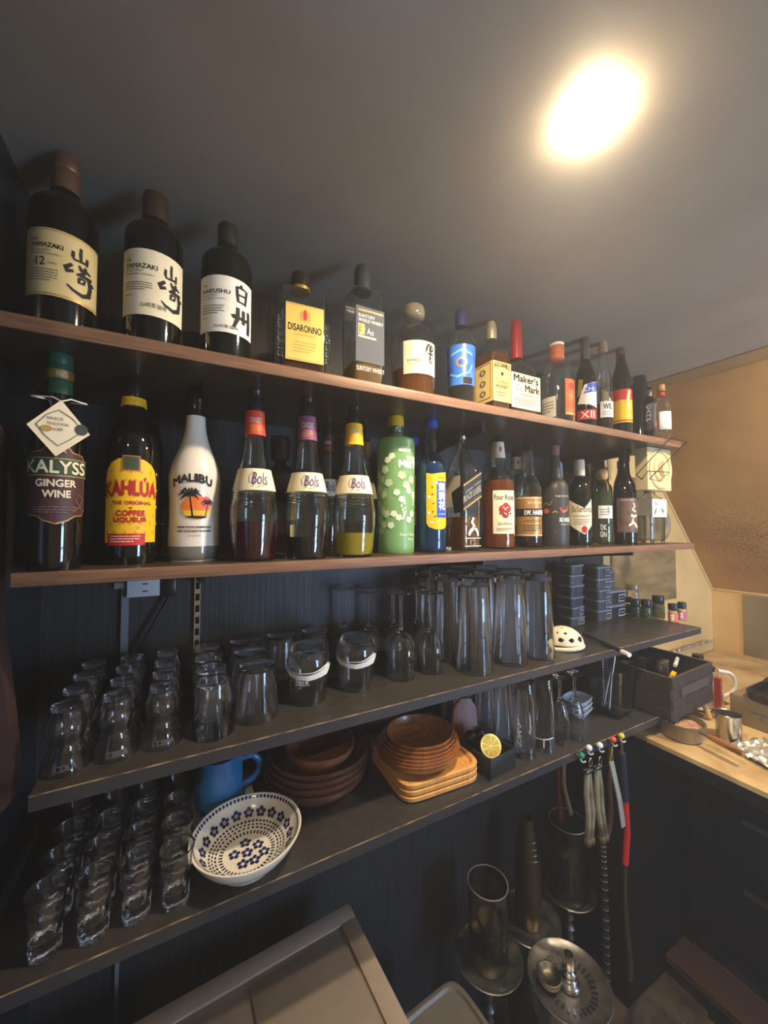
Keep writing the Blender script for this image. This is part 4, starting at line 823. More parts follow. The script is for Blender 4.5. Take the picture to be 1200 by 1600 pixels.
b = Square('gin_bottle', 'clear six-sided gin bottle with white label at the right end of the second shelf', 1018, 1042, .715, .06, S2,
           [(.96, None, 5), (1, 840, 5), (1, 790, 5), (.94, 780, 5), (.6, 774, 2), (.50, 770, 2), (.46, 764, 2)], BOTTLE, MID)
b.liquid(806, mat('clear_liquid', (206, 200, 180), .04, trans=.85)); b.part('cap', DULLSTEEL, [(.52, 770), (.52, 758), (.48, 756)])
b.front(.04, .98, 780, 808, PAPER, [BR([(.3, .5, .02), (.2, .3, .04), (.12, .12, .02)], INK), BR([(.62, .5, .02), (.72, .36, .05), (.76, .22, .02)], INK), BR([(.2, .8, .03), (.32, .66, .03)], REDINK)])

# --- second shelf, back row
b = Round('wine_bottle', 'ribbed dark bottle half hidden behind the yellow-label coffee liqueur', 222, 256, .85, S2,
          [(.96, None), (1, 860), (1, 720), (.9, 700), (.6, 682), (.42, 670), (.40, 640)], DARKGLASS, MID)
rb = MB()
for k in range(14): rb.tube([((b.R + .0002) * cos(a), (b.R + .0002) * sin(a), b.zb(845) + k * .0085) for a in [2 * pi * i / 24 for i in range(25)]], .0016, 6)
rb.build('glass_ribs', DARKGLASS, b.root); b.part('cap', BLACKP, [(.44, 664), (.44, 632)])
b = Square('whisky_bottle', 'dark square decanter with glass stopper behind the two flared bottles', 424, 460, .83, .06, S2,
           [(.97, None, 9), (1, 850, 9), (1, 745, 9), (.9, 733, 7), (.5, 727, 2), (.46, 720, 2)], mat('smoky_glass', (150, 142, 132), 0.0, trans=1.0, ior=1.47, var=0.0), MID)
b.part('stopper', mat('dark_stopper', (70, 68, 66), .08, trans=.4), [(.5, 722), (.8, 718), (.86, 690), (.8, 683)]); b.liquid(742, DEEPAMBER)
b.front(.7, 1, 775, 812, mat('tan_label', (176, 146, 88), .5)); b.front(.62, .95, 820, 846, CREAM)
bols('flared clear bottle with dark red neck label, in the row behind', 489, 534, .855, (664, 684, 708, 750, 776, 845), mat('dark_red_band', (128, 42, 40), .5), 'CHERRY', mat('wine_liquid', (70, 16, 24), .06, trans=.3), 822)
bols('flared clear bottle with mustard neck label, behind the yellow liqueur', 549, 592, .855, (672, 692, 716, 755, 780, 842), mat('mustard_band', (166, 120, 40), .5), 'APRICOT', mat('apricot_liquid', (150, 92, 24), .06, trans=.4), 815)
b = Round('spirit_bottle', 'dark bottle with flat white cap behind the green vine-leaf bottle', 597, 626, .885, S2, [(.95, None), (1, 830), (1, 750), (.9, 735), (.6, 722), (.5, 716), (.5, 710)], DARKGLASS, MID)
b.part('cap', mat('pale_blue_cap', (176, 186, 200), .4), [(.8, 712), (.8, 704)])
jasmine('blue bottle with blue cap peeping out behind the green vine-leaf bottle', 628, 664, .86, (684, 714, 728, 846, 740, 822))
b = roses('second bourbon bottle with cream label behind the gold label bottle', 786, 828, .86, (706, 713, 734, 748, 760, 842, 790))
b.label(0, 0, 772, 822, CREAM, ROSE, wrap=(-.2, 1.0))
b = Round('gin_bottle', 'white-necked bottle behind the matte charcoal gin', 855, 886, .85, S2, [(.95, None), (1, 836), (1, 775), (.9, 765), (.55, 756), (.5, 735)], BOTTLE, MID)
b.part('cap', mat('pale_blue_cap', (0, 0, 0)), [(.62, 752), (.6, 726), (.5, 722)])
b = Round('spirit_bottle', 'black ribbed pourer bottle behind the chevron label whisky', 900, 928, .85, S2, [(.95, None), (1, 834), (1, 790), (.9, 776), (.6, 766), (.5, 755)], DARKGLASS, MID)
b.part('pourer_cap', mat('gunmetal', (74, 72, 68), .25, metal=.8), [(.62, 764), (.62, 758), (.52, 756), (.52, 750), (.62, 748), (.62, 742), (.5, 740), (.5, 732), (.4, 728)])
b = Round('drinking_glass', 'upturned grey glass tumbler behind the corked green bottle', 922, 952, .86, S2, [(1, None), (.98, 755), (.88, 718)], mat('smoky_glass', (0, 0, 0)), None, cat='glass', sm=0)
b = Round('wine_bottle', 'tall black bottle standing behind the brown label bottle', 958, 990, .86, S2, [(.95, None), (1, 836), (1, 770), (.92, 755), (.6, 742), (.5, 732), (.48, 726)], DARKGLASS, MID)
b.part('cap', BLACKP, [(.54, 732), (.52, 720)])

# ================================================================= glassware on the upper black shelf
def solid(prof_out, prof_in):
    """closed wall of a glass: outside from the foot to the rim, inside back down; both lists start/end on the axis"""
    return prof_out + prof_in[::-1]
def flip(prof, h): return [(r, h - z) for r, z in prof]
ORD = ['front', 'second', 'third', 'fourth', 'fifth', 'sixth']
# small bulbous glasses, upside down: three columns going back to the wall
Hc = 0.090
co = smooth([(0.0165, 0), (0.0185, 0.003), (0.0180, 0.008), (0.0175, 0.012), (0.0215, 0.022), (0.0245, 0.032), (0.0225, 0.043), (0.0185, 0.052), (0.0205, 0.060), (0.0255, 0.074), (0.0283, 0.085), (0.0287, Hc)], 2)
ci = [(max(r - 0.0022, 0.001), z) for r, z in co if z > 0.008]
cola_prof = flip([(0, 0)] + co + [(co[-1][0] - 0.0018, Hc)] + ci[::-1][1:] + [(0, 0.008)], Hc)
cola = None
ETCH = mat('etched_white', (214, 214, 210), .6, var=.03); SMOKEINK = mat('dark_glass_print', (70, 66, 62), .6)
for ci_, (px, py, cn) in enumerate(((108, 1196, 'leftmost'), (180, 1172, 'middle'), (251, 1158, 'right'))):
    p = Vector(((-.143, -.0845, -.026)[ci_], (.694, .700, .703)[ci_], S3))
    for k in range(4):
        x, y = p.x, p.y + 0.0605 * k
        if y > WALL - 0.035: continue
        lb = 'upturned bulbous little glass, %s in the %s of three columns at the shelf end' % (ORD[k], cn)
        if cola is None:
            cola = thing('drinking_glass', lb, 'glass', (x, y, S3), 0, 'upturned bulbous glasses')
            g = MB().lathe(cola_prof, 32).build('glass_body', GLASS, cola, angle=60); o = cola
        else: o = dup(cola, (x, y, S3), 0.3 * k, lb)
        if k == 0:
            fn = around([(0.0290, 0), (0.0256, 0.017), (0.0215, 0.03)], -.7, .7, .008, .018); a = atan2(x, y)
            f2 = lambda u, v, off, a=a, fn=fn: tuple(Matrix.Rotation(-a, 3, 'Z') @ Vector(fn(u, v, off)))
            for c in list(o.children): pass
            print_on(o, f2, None, [T('COLA', .2, .8, .0, .8, SMOKEINK, bold=.01)], off=.0015)
# conical tumblers
def tumbler(r0, r1, h, base=0.010, wall=0.0022, bulge=None):
    out = [(0, 0), (r0 * .96, 0), (r0, 0.002)] + (bulge or []) + [(r1, h - 0.0008), (r1 - 0.0008, h)]
    inn = [(0, base), (r0 - wall * 1.5, base)] + [(r - wall, z) for r, z in (bulge or []) if z > base] + [(r1 - wall, h - 0.0006)]
    return out + inn[::-1]
FSPOT = MB
def glass_row(kind, prof, h, px, py, count, step, col_label, group, upside=True, z=S3, name='drinking_glass', seg=36, dx=0.0, extra=None, first=0, at=None, gm=None):
    p = Vector((at[0], at[1], z)) if at else on_z(px, py, z); src = None
    for k in range(count):
        y = p.y + step * k; x = p.x + dx * k
        lb = col_label % ORD[k + first]
        if src is None:
            src = thing(name, lb, 'glass', (x, y, z), 0, group)
            (prof if isinstance(prof, MB) else MB().lathe(flip(prof, h) if upside else prof, seg)).build('glass_body', gm or GLASS, src, angle=60)
            if extra: extra(src, x, y)
        else:
            src2 = thing(name, lb, 'glass', (x, y, z), .4 * k, group)
            for ch in [c_ for c_ in src.children if c_.name.split('.')[0] in ('glass_body', 'heavy_base')]:
                c = ch.copy(); COL.objects.link(c); c.parent = src2
t1 = tumbler(0.0245, 0.034, 0.086)
glass_row('s', t1, 0.086, 333, 1143, 4, 0.0683, 'upturned small conical tumbler, %s in the column beside the bulbous glasses', 'upturned conical tumblers')
t2 = tumbler(0.0305, 0.039, 0.092)
glass_row('m', t2, 0.092, 401, 1117, 3, 0.0785, 'upturned wide conical tumbler, %s in the column left of the white-banded glass', 'upturned wide tumblers')
bul = [(0.036, 0.012), (0.0405, 0.028), (0.0415, 0.04), (0.039, 0.065)]
t3 = tumbler(0.030, 0.0345, 0.107, bulge=bul)
def swoosh(flipv):
    def f(o, x, y):
        a = atan2(x, y); sp = [(r, 0.107 - z) for r, z in [(0.030, 0.0)] + bul + [(0.0345, .107)]][::-1]
        fn = around(sp, -1.45, 1.45, .050, .085)
        f2 = lambda u, v, off: tuple(Matrix.Rotation(-a, 3, 'Z') @ Vector(fn(u, v, off)))
        its = [BR([(.05, .45, .03), (.25, .25, .09), (.5, .15, .14), (.75, .25, .16), (.95, .6, .10)], ETCH), BR([(.0, .62, .02), (.3, .40, .03), (.6, .42, .03), (.9, .72, .03)], ETCH)]
        if flipv: its += [T('BEER', .30, .52, -.25, .12, ETCH)]
        print_on(o, f2, None, its, off=.0008)
    return f
glass_row('b', t3, 0.107, 481, 1092, 1, 0.09, 'upturned rounded beer tumbler with white swoosh, %s one beside the wide conical tumblers', 'upturned rounded beer tumblers', extra=swoosh(True))
glass_row('b', t3, 0.107, 556, 1072, 1, 0.09, 'upturned rounded beer tumbler with broad white ring, %s one beside the stemmed glasses', 'upturned rounded beer tumblers', extra=swoosh(False))
glass_row('m', t2, 0.092, 0, 0, 1, 0.085, 'upturned wide tumbler against the wall, behind the white swoosh tumbler at the %s', 'upturned wide tumblers', at=(.20, .888))
glass_row('m', t2, 0.092, 0, 0, 1, 0.085, 'upturned wide tumbler against the wall, behind the white ringed tumbler at the %s', 'upturned wide tumblers', at=(.28, .888))
# stemmed glasses upside down
def wine(rb, h, stem, rf=0.033):
    z0 = 0.004 + stem
    out = [(0, 0), (rf, 0), (rf, 0.0015), (rf * .5, 0.004), (0.0052, 0.008), (0.0036, 0.02), (0.0034, z0 - .012), (0.0052, z0 - .003), (0.0062, z0)]
    bowl = smooth([(0.0062, z0), (rb * .6, z0 + 0.010), (rb * .98, z0 + (h - z0) * .34), (rb * 1.04, z0 + (h - z0) * .55), (rb * .93, h)], 2)
    inn = [(max(r - .0014, .0015), z + .0012) for r, z in bowl[2:-1]] + [(bowl[-1][0] - .0013, h)]
    return out + bowl[1:] + inn[::-1] + [(0, inn[0][1])]
w1 = wine(0.0345, 0.190, 0.085); w2 = wine(0.031, 0.182, 0.085, .031)
spots = [(627, 1057, w1, .190, 'stemmed wine glass with wide bowl upside down, front of the group'), (673, 1048, w2, .182, 'stemmed wine glass upside down, next to the tall pint glasses')]
for px, py, pr, h, lb in spots:
    p = on_z(px, py, S3); o = thing('wine_glass', lb, 'glass', (p.x, p.y, S3), 0, 'upturned stemmed glasses')
    MB().lathe(flip(pr, h), 32).build('glass_body', GLASS, o, angle=60)
wsrc = None
for k, (x_, y) in enumerate(((.395, .835), (.465, .835), (.535, .835), (.357, .90), (.427, .90), (.497, .90))):
    p = Vector((x_, y, S3))
    lb = 'stemmed glass upside down at the back, %s of three in the ' % ('left', 'middle', 'right')[k % 3] + ('nearer row' if k < 3 else 'row at the wall')
    if wsrc is None:
        wsrc = thing('wine_glass', lb, 'glass', (p.x, y, S3), 0, 'upturned stemmed glasses'); MB().lathe(flip(w2, .182), 28).build('glass_body', GLASS, wsrc, angle=60)
    else: dup(wsrc, (p.x, y, S3), .3 * k, lb)
# tall pint glasses upside down
pt = tumbler(0.0365, 0.0435, 0.218, base=0.022, wall=0.003)
for px, py, cn in ((741, 1046, 'left'), (797, 1033, 'middle'), (839, 1024, 'right')):
    glass_row('p', pt, 0.218, px, py, 3, 0.0935, 'tall upturned pint glass, %s one in the ' + cn + ' of three rows', 'upturned tall pint glasses')

# plastic tubs
TUBM = mat('smoky_plastic', (104, 108, 114), .28, trans=.35, var=.1); LIDM = mat('clouded_lid', (176, 180, 184), .35, trans=.3, var=.08); LBL = mat('tub_label', (40, 40, 44), .5); RIMW = mat('tub_label_edge', (206, 206, 204), .5)
def tub(px, py, w, dpt, h, z, label, group, rz=0.0, tint=None, lab=True, pos=None):
    p = pos if pos else on_z(px, py, S3)
    t_ = thing('food_tub', label, 'plastic tub', (p[0], p[1], z), rz, group)
    MB().rings([(0, 0, 6, 0), (w * .44, dpt * .44, 6, 0), (w * .49, dpt * .49, 6, h * .8), (0, 0, 6, h * .8)], 36).build('tub_body', tint or TUBM, t_)
    MB().rings([(0, 0, 6, h * .81), (w * .5, dpt * .5, 6, h * .81), (w * .52, dpt * .52, 6, h * .83), (w * .52, dpt * .52, 6, h * .92), (w * .47, dpt * .47, 6, h * .985), (0, 0, 6, h * .985)], 36).build('lid', LIDM, t_)
    if lab:
        fn = plane((-w * .02, -dpt * .487, h * .16), (w * .36, 0, 0), (0, -dpt * .022, h * .5), (0, -1, 0))
        print_on(t_, fn, RIMW, [R(.07, .93, .12, .88, LBL)] + [E(.3 + .12 * i, .5, .035, .1, RIMW, 6) for i in range(4)], du=0, dv=0, off=.001)
    return t_
pB = on_z(893, 958, S3); z = S3
for k, h in enumerate((.040, .036, .036, .040, .042)):
    tub(0, 0, .082, .075, h, z, 'smoky food tub, %s from the bottom of the tall middle stack of five' % ('first', 'second', 'third', 'fourth', 'fifth')[k], 'stacked plastic tubs', radians(2 * (k % 3) - 2), pos=(pB.x + .004, min(pB.y, WALL - .06))); z += h
pA = on_z(868, 968, S3); z = S3
for k, h in enumerate((.03, .034, .034, .04, .034, .034)):
    tub(0, 0, .074, .068, h, z, 'smoky food tub, %s from the bottom of the left stack behind the pint glass' % ('first', 'second', 'third', 'fourth', 'fifth', 'sixth')[k], 'stacked plastic tubs', radians((-4, 6, 2, 0, -3, 5)[k]), mat('slate_plastic', (74, 82, 94), .3, trans=.25) if k in (2, 3) else None, k in (0, 1), pos=(pA.x, min(pA.y, WALL - .06))); z += h
pt_ = MB().box((-.012, -.0345, .006), (.026, -.0335, .022)); o_ = None
pC = on_z(948, 962, S3); z = S3
for k, h in enumerate((.052, .052)):
    tub(0, 0, .11, .085, h, z, 'wide smoky food tub beside the spice jars, ' + ('lower' if k == 0 else 'upper') + ' of the two', 'wide stacked tubs', 0, mat('dark_smoky_plastic', (62, 60, 60), .3, trans=.3), pos=(pC.x, min(pC.y, WALL - .055))); z += h
for k, h in enumerate((.034, .034)):
    tub(0, 0, .072, .07, h, z, 'small food tub with clouded lid on top of the wide tubs, ' + ('lower' if k == 0 else 'upper') + ' of the two', 'small tubs on the wide tubs', 0.05, None, False, pos=(pC.x - .022, min(pC.y, WALL - .055) + .005)); z += h

# white openwork skull ornament
p = on_z(880, 1012, S3)
sk = thing('skull_ornament', 'small white openwork skull lying on the black shelf edge', 'ornament', (p.x, p.y, S3), radians(-40))
BONE = mat('ivory_resin', (226, 212, 186), .45, var=.06, scale=60)
sm_ = MB(); seg, rows_ = 96, 36
def skp(u, v):
    a = 2 * pi * u; el = v * pi * .5; bump_ = 1 + .10 * max(0, cos(a)) * cos(el)
    return (.048 * cos(a) * cos(el) * bump_, .037 * sin(a) * cos(el), .014 + .046 * sin(el))
gv = [[skp(i / seg, j / rows_) for i in range(seg)] for j in range(rows_ + 1)]
holes = [(.09, .24, .045, .11), (.91, .24, .045, .11), (0.0, .14, .02, .07)] + [(.20 + .1 * i, .22, .026, .08) for i in range(7)] + [(.25 + .1 * i, .50, .018, .045) for i in range(6)] + [(.15 + .18 * i, .80, .045, .04) for i in range(5)]
def in_hole(u, v): return any((((u - a + .5) % 1 - .5) / c) ** 2 + ((v - b) / d) ** 2 < 1 for a, b, c, d in holes)
sv = [v for r in gv for v in r]; sf = []
for j in range(rows_):
    for i in range(seg):
        if not in_hole((i + .5) / seg, (j + .5) / rows_): sf.append((j * seg + i, j * seg + (i + 1) % seg, (j + 1) * seg + (i + 1) % seg, (j + 1) * seg + i))
cr = MB().add(sv, sf).build('cranium', BONE, sk, angle=60)
md = cr.modifiers.new('thickness', 'SOLIDIFY'); md.thickness = .004; md.offset = -1
jaw = MB().tube([(.050 * cos(a) - .0, .038 * sin(a), .006 + .004 * cos(a)) for a in [-2.6 + 5.2 * i / 24 for i in range(25)]], .0055, 8)
jaw.build('jaw', BONE, sk)
th = MB()
for i in range(7):
    a = -.6 + 1.2 * i / 6; th.box((.050 * cos(a) - .002, .037 * sin(a) - .002, .009), (.050 * cos(a) + .003, .037 * sin(a) + .002, .018))
th.build('teeth', BONE, sk, bevel=.0006)
a_, b_ = on_z(912, 990, S3 + .006), on_z(972, 1018, S3 + .006)
stk = thing('bar_spoon', 'thin dark stick with a white tip lying across the black shelf', 'stick', tuple(a_))
dv_ = b_ - a_
MB().tube([(0, 0, 0), tuple(dv_ * .45), tuple(dv_ * .5), tuple(dv_)], [.004, .004, .0055, .005], 8).build('shaft', mat('dark_metal_stick', (58, 52, 46), .4, metal=.5), stk)
MB().tube([tuple(dv_ * 1.0), tuple(dv_ * 1.16)], .0062, 8).build('tip', PAPER, stk)

# spice jars
def jar(px, py, r, h, label, lidm, conm, fill, lidh=.3, glassm=None, z=S3, printm=None):
    p = on_z(px, py, z); t_ = thing('spice_jar', label, 'jar', (p.x, min(p.y, WALL - r - .008), z), -atan2(p.x, p.y), 'spice jars')
    hb = h * (1 - lidh)
    MB().lathe(smooth([(0, 0), (r * .95, 0), (r, .004), (r, hb * .82), (r * .9, hb * .95), (r * .82, hb), (0, hb)], 1), 28).build('jar_body', glassm or BOTTLE, t_)
    if conm: MB().lathe([(0, .004), (r * .92, .004), (r * .92, hb * fill), (0, hb * fill)], 24).build('contents', conm, t_)
    MB().lathe([(0, hb + .0005), (r * .93, hb + .0005), (r * .95, hb + .002), (r * .95, h - .002), (r * .9, h), (0, h)], 28).build('lid', lidm, t_)
    if printm: print_on(t_, around([(r, 0), (r, h)], -1.1, 1.1, hb * .12, hb * .8), printm[0], printm[1])
    return t_
jar(990, 952, .021, .10, 'tall clear jar with clear lid behind the black-lidded jars', mat('clear_lid', (170, 160, 140), .15, trans=.6), mat('dark_spice', (50, 36, 26), .7), .45, .22)
GRJ = mat('green_herb', (66, 96, 36), .7, scale=90, col2=(36, 60, 22)); PGJ = mat('pale_herb', (150, 150, 92), .7, scale=70, col2=(110, 116, 66))
jar(982, 960, .014, .066, 'slim dark jar with black lid at the left of the spice jars', BLACKP, mat('dark_spice', (0, 0, 0)), .8)
jar(993, 966, .0165, .070, 'black-lidded jar of dark green herbs, left of the two green jars', BLACKP, mat('dark_herb', (40, 62, 30), .7, scale=80), .9)
jar(1010, 967, .0175, .070, 'black-lidded jar of bright green herbs, right of the two green jars', BLACKP, GRJ, .9)
jar(1029, 966, .020, .082, 'rounder jar of pale green herbs with black lid', BLACKP, PGJ, .92)
WSC = [BR([(.3 + .1 * math.sin(i * 2), .1 + .1 * i, .05), (.6, .14 + .1 * i, .03)], WHITEINK) for i in range(8)]
jar(1052, 972, .0155, .064, 'black-lidded jar with orange label at the shelf end', BLACKP, None, 0, .34, None, S3, (mat('coral_label', (226, 92, 62), .5), WSC))
jar(1066, 969, .0135, .064, 'black-lidded jar with pink label behind the orange one', BLACKP, None, 0, .34, None, S3, (mat('pink_label', (190, 70, 110), .5), WSC))

# ================================================================= lowest shelf
def shot_mesh(seg=40):
    """one solid: fluted heavy foot, flaring wall, cup inside"""
    m_ = MB(); out = [(.0150, 0), (.0165, .002), (.0170, .008), (.0168, .014), (.0174, .020), (.0180, .026), (.0206, .052), (.0230, .078), (.0238, .080), (.0239, .0815), (.0232, .0824)]
    inn = [(.0224, .0818), (.0216, .078), (.0192, .052), (.0168, .030), (.0150, .024), (.009, .021)]; m_.v.append((0, 0, .0006))
    for j, (rr, zz) in enumerate(out + inn):
        for k in range(seg):
            a = 2 * pi * k / seg + zz * 26; q = rr * (1 + (.055 * cos(8 * a) if 1 <= j <= 4 else 0)); m_.v.append((q * cos(a), q * sin(a), zz))
    n = len(out) + len(inn); m_.v.append((0, 0, .0195)); nv = len(m_.v) - 1
    for k in range(seg):
        k2 = (k + 1) % seg; m_.f.append((0, 1 + k2, 1 + k)); m_.f.append((nv, 1 + (n - 1) * seg + k, 1 + (n - 1) * seg + k2))
        for j in range(n - 1): m_.f.append((1 + j * seg + k, 1 + j * seg + k2, 1 + (j + 1) * seg + k2, 1 + (j + 1) * seg + k))
    return m_
for (px, py, cn, n) in ((70, 1488, 'leftmost', 5), (146, 1461, 'second', 5), (213, 1431, 'third', 5), (275, 1411, 'rightmost', 4)):
    glass_row('shot', shot_mesh(), .082, px, py, n, .058, 'heavy-based clear shot glass, %s in the ' + cn + ' of four columns', 'shot glasses in four columns', upside=False, z=S4, name='shot_glass', seg=28)
# dishes and jug
WH = mat('white_ceramic', (226, 226, 222), .2, var=.03); PB = mat('pale_blue_ceramic', (186, 200, 216), .2, var=.04)
p = on_z(342, 1268, S4); jx, jy = p.x, min(p.y, .845)
for k in range(3):
    sq_ = MB().rings([(0, 0, 8, 0), (.040, .040, 8, 0), (.056, .056, 10, .010), (.054, .054, 10, .0105), (.040, .040, 8, .004), (0, 0, 8, .004)], 48)
    tag(sq_.build('square_plate', WH if k else PB), 'small white square plate under the blue jug, ' + ('lowest', 'middle', 'top')[k] + ' of three', 'plate', 'square plates under the jug').location = (jx + .008, jy + .006, S4 + .0058 * k)
zj = S4 + .0058 * 2 + .0042
JUGB = mat('blue_glaze', (46, 104, 150), .22, coat=.3, var=.12)
jg = thing('jug', 'blue glazed jug with spout and loop handle by the bowls', 'jug', (jx, jy, zj), radians(24))
jo = smooth([(.038, 0), (.043, .006), (.044, .05), (.040, .086), (.0385, .096)], 1)
jm = MB(); prof = [(0, 0)] + jo + [(.036, .096)] + [(r - .003, z) for r, z in jo[::-1] if z > .005] + [(0, .005)]
jm.lathe(prof, 40)
jm.v = [(x + (max(0, (z - .06) / .036) ** 2 * .018 * max(0, (x / .04)) ** 4 if x > 0 else 0), y * (1 - .12 * max(0, (z - .06) / .036) * max(0, x / .04)), z + (max(0, (z - .06) / .036) ** 2 * .016 * max(0, x / .04) ** 3)) for x, y, z in jm.v]
jm.build('jug_body', JUGB, jg, angle=60)
hd = MB().tube(smooth([(.039, .0, .078), (.062, -.0, .082), (.078, 0, .062), (.070, 0, .036), (.043, 0, .026)], 2), .0065, 10)
hd.v = [(cos(-.5) * x - sin(-.5) * y, sin(-.5) * x + cos(-.5) * y, z) for x, y, z in hd.v]; hd.build('handle', JUGB, jg)
# patterned bowl
p = on_z(392, 1345, S4)
bw = thing('patterned_bowl', 'white bowl with navy flower and dot pattern near the shelf edge', 'bowl', (p.x - .005, .690, S4), radians(8))
bo = [(.048, 0), (.050, .006)] + smooth([(.050, .006), (.062, .014), (.078, .030), (.0875, .046), (.0885, .050)], 2)[1:]
bi = smooth([(.0, .010), (.040, .0105), (.058, .0165), (.074, .032), (.083, .048), (.0865, .0505)], 2)
MB().lathe([(0, 0)] + bo + bi[::-1], 64).build('bowl_body', mat('bowl_white', (232, 226, 210), .18, coat=.3, var=.02), bw, angle=60)
NAVY = mat('navy_glaze', (30, 38, 96), .25, coat=.2, var=.1)
bs = [(r, z) for r, z in bi if r > 0]
def binner(u, v, off):      # u: turn 0..1, v: distance along the inside from the centre 0..1
    r = v * .0862; z = radius_at([(z_, r_) for r_, z_ in bi], r)
    a = 2 * pi * u; return (r * cos(a), r * sin(a), z + off)
sh = []
def ring_of(n, v, ru, rv, turn=0.0, seg=8):
    for i in range(n):
        u = (i + turn) / n; sh.append(shape2d(E(u, v, ru, rv, NAVY, seg))[:2])
ring_of(76, .955, .0052, .020)
for i in range(20):
    u = i / 20
    for k in range(5):
        a = 2 * pi * k / 5 + .3; sh.append(shape2d(E(u + .0135 * cos(a), .80 + .042 * sin(a), .0085, .026, NAVY, 8))[:2])
    sh.append(shape2d(E(u, .80, .003, .010, NAVY, 6))[:2])
ring_of(56, .685, .0062, .019); ring_of(48, .630, .0072, .016, .5); ring_of(40, .575, .0090, .018)
for i in range(44): sh.append(([(i / 44 - .006, .45), (i / 44 + .006, .45), (i / 44 + .004, .52), (i / 44 - .004, .52)], [(0, 1, 2, 3)]))
pm = bend(sh, binner, .0007, .02, .05)
for cxx, cyy in ((0, 0), (.020, .006), (-.019, .008), (.006, -.021), (-.012, -.018), (.003, .022), (.024, -.014)):
    for k in range(5):
        a = 2 * pi * k / 5; x, y = cxx + .0062 * cos(a), cyy + .0062 * sin(a); n0 = len(pm.v)
        for i in range(8): pm.v.append((x + .0036 * cos(2 * pi * i / 8), y + .0036 * sin(2 * pi * i / 8), .0112))
        pm.f.append(tuple(range(n0, n0 + 8)))
pm.build('painted_pattern', NAVY, bw, angle=60)
# dark wooden bowls
WALNUT = mat('walnut', (98, 64, 46), .34, scale=5, stretch=(4, 40, 40), col2=(68, 42, 30), coat=.25)
def bowl_mesh(R_, h, t=.004):
    o = smooth([(R_ * .45, 0), (R_ * .75, h * .22), (R_ * .95, h * .65), (R_, h)], 2)
    i = [(max(r - t, .001), z + t * .4) for r, z in o if z < h * .9] + [(R_ - t, h)]
    return MB().lathe([(0, 0)] + o + i[::-1] + [(0, t)], 48)
p = on_z(486, 1228, S4); bx, by = .262, .814; z = S4; src = None
for k in range(4):
    lb = 'large dark wooden bowl, %s of four in the stack behind the patterned bowl' % ('lowest', 'second', 'third', 'topmost')[k]
    if src is None: src = tag(bowl_mesh(.109, .045).build('wooden_bowl', WALNUT), lb, 'bowl', 'large dark bowls in a stack'); o = src
    else: o = dup(src, (0, 0, 0), .5 * k, lb)
    o.location = (bx + .002 * k, by, z); z += .0135
zb_ = z - .0135 + .005
o = tag(bowl_mesh(.074, .052, .005).build('wooden_bowl', mat('reddish_walnut', (150, 96, 62), .28, scale=5, stretch=(4, 30, 30), col2=(116, 70, 44), coat=.25)), 'smaller reddish wooden bowl sitting inside the top dark bowl', 'bowl'); o.location = (bx + .004, by - .012, zb_)
# trays with the oval bowls
BLOND = mat('blond_wood', (224, 168, 98), .42, scale=4, stretch=(34, 3, 10), col2=(206, 146, 78))
trc = (.498, .775); tsrc = None
for k in range(3):
    lb = 'blond wooden tray under the oval bowls, %s of three' % ('lowest', 'middle', 'top')[k]
    m_ = MB().rings([(0, 0, 7, 0), (.090, .108, 7, 0), (.0975, .1155, 7, .004), (.0985, .1165, 7, .0115), (.0965, .1145, 7, .0125), (.090, .108, 7, .0125), (.086, .104, 7, .0075), (0, 0, 7, .0075)], 56)
    if tsrc is None: tsrc = tag(m_.build('wooden_tray', BLOND), lb, 'tray', 'blond trays in a pile'); o = tsrc
    else: o = dup(tsrc, (0, 0, 0), 0, lb)
    o.location = (trc[0], trc[1], S4 + .0128 * k); o.rotation_euler = (0, 0, radians(-3))
zt = S4 + .0128 * 2 + .0077
OVW = mat('toffee_wood', (168, 108, 58), .34, scale=5, stretch=(4, 30, 30), col2=(128, 76, 40), coat=.2)
osrc = None
for k, (sc_, dz_) in enumerate(((1.0, 0), (.99, .006), (.965, .012), (.93, .018), (.88, .024), (.82, .030))):
    lb = 'oval toffee-brown wooden bowl on the blond trays, %s of six' % ('lowest', 'second', 'third', 'fourth', 'fifth', 'topmost')[k]
    if osrc is None: osrc = tag(bowl_mesh(.095, .036, .0042).build('oval_bowl', OVW), lb, 'bowl', 'oval bowls on the trays'); o = osrc
    else: o = dup(osrc, (0, 0, 0), 0, lb)
    o.scale = (sc_, sc_ * .93, 1.0); o.location = (.474 + .001 * k, .738, zt + dz_)
o = None; z = S4 + .0385
dsrc = None
for k in range(3):
    lb = 'small dark bowl at the back between both bowl stacks, %s of three' % ('lowest', 'middle', 'topmost')[k]
    if dsrc is None: dsrc = tag(bowl_mesh(.058, .034, .004).build('wooden_bowl', WALNUT), lb, 'bowl', 'small dark bowls at the back'); o = dsrc
    else: o = dup(dsrc, (0, 0, 0), .4, lb)
    o.location = (.424, .872 - .001 * k, z + .0 + .016 * k + .03)
tag(MB().lathe([(0, 0), (.05, 0), (.052, .068), (0, .068)], 32).build('wooden_block', WALNUT), 'round dark wooden block holding up the small dark bowls', 'block').location = (.425, .873, S4 + .0001)

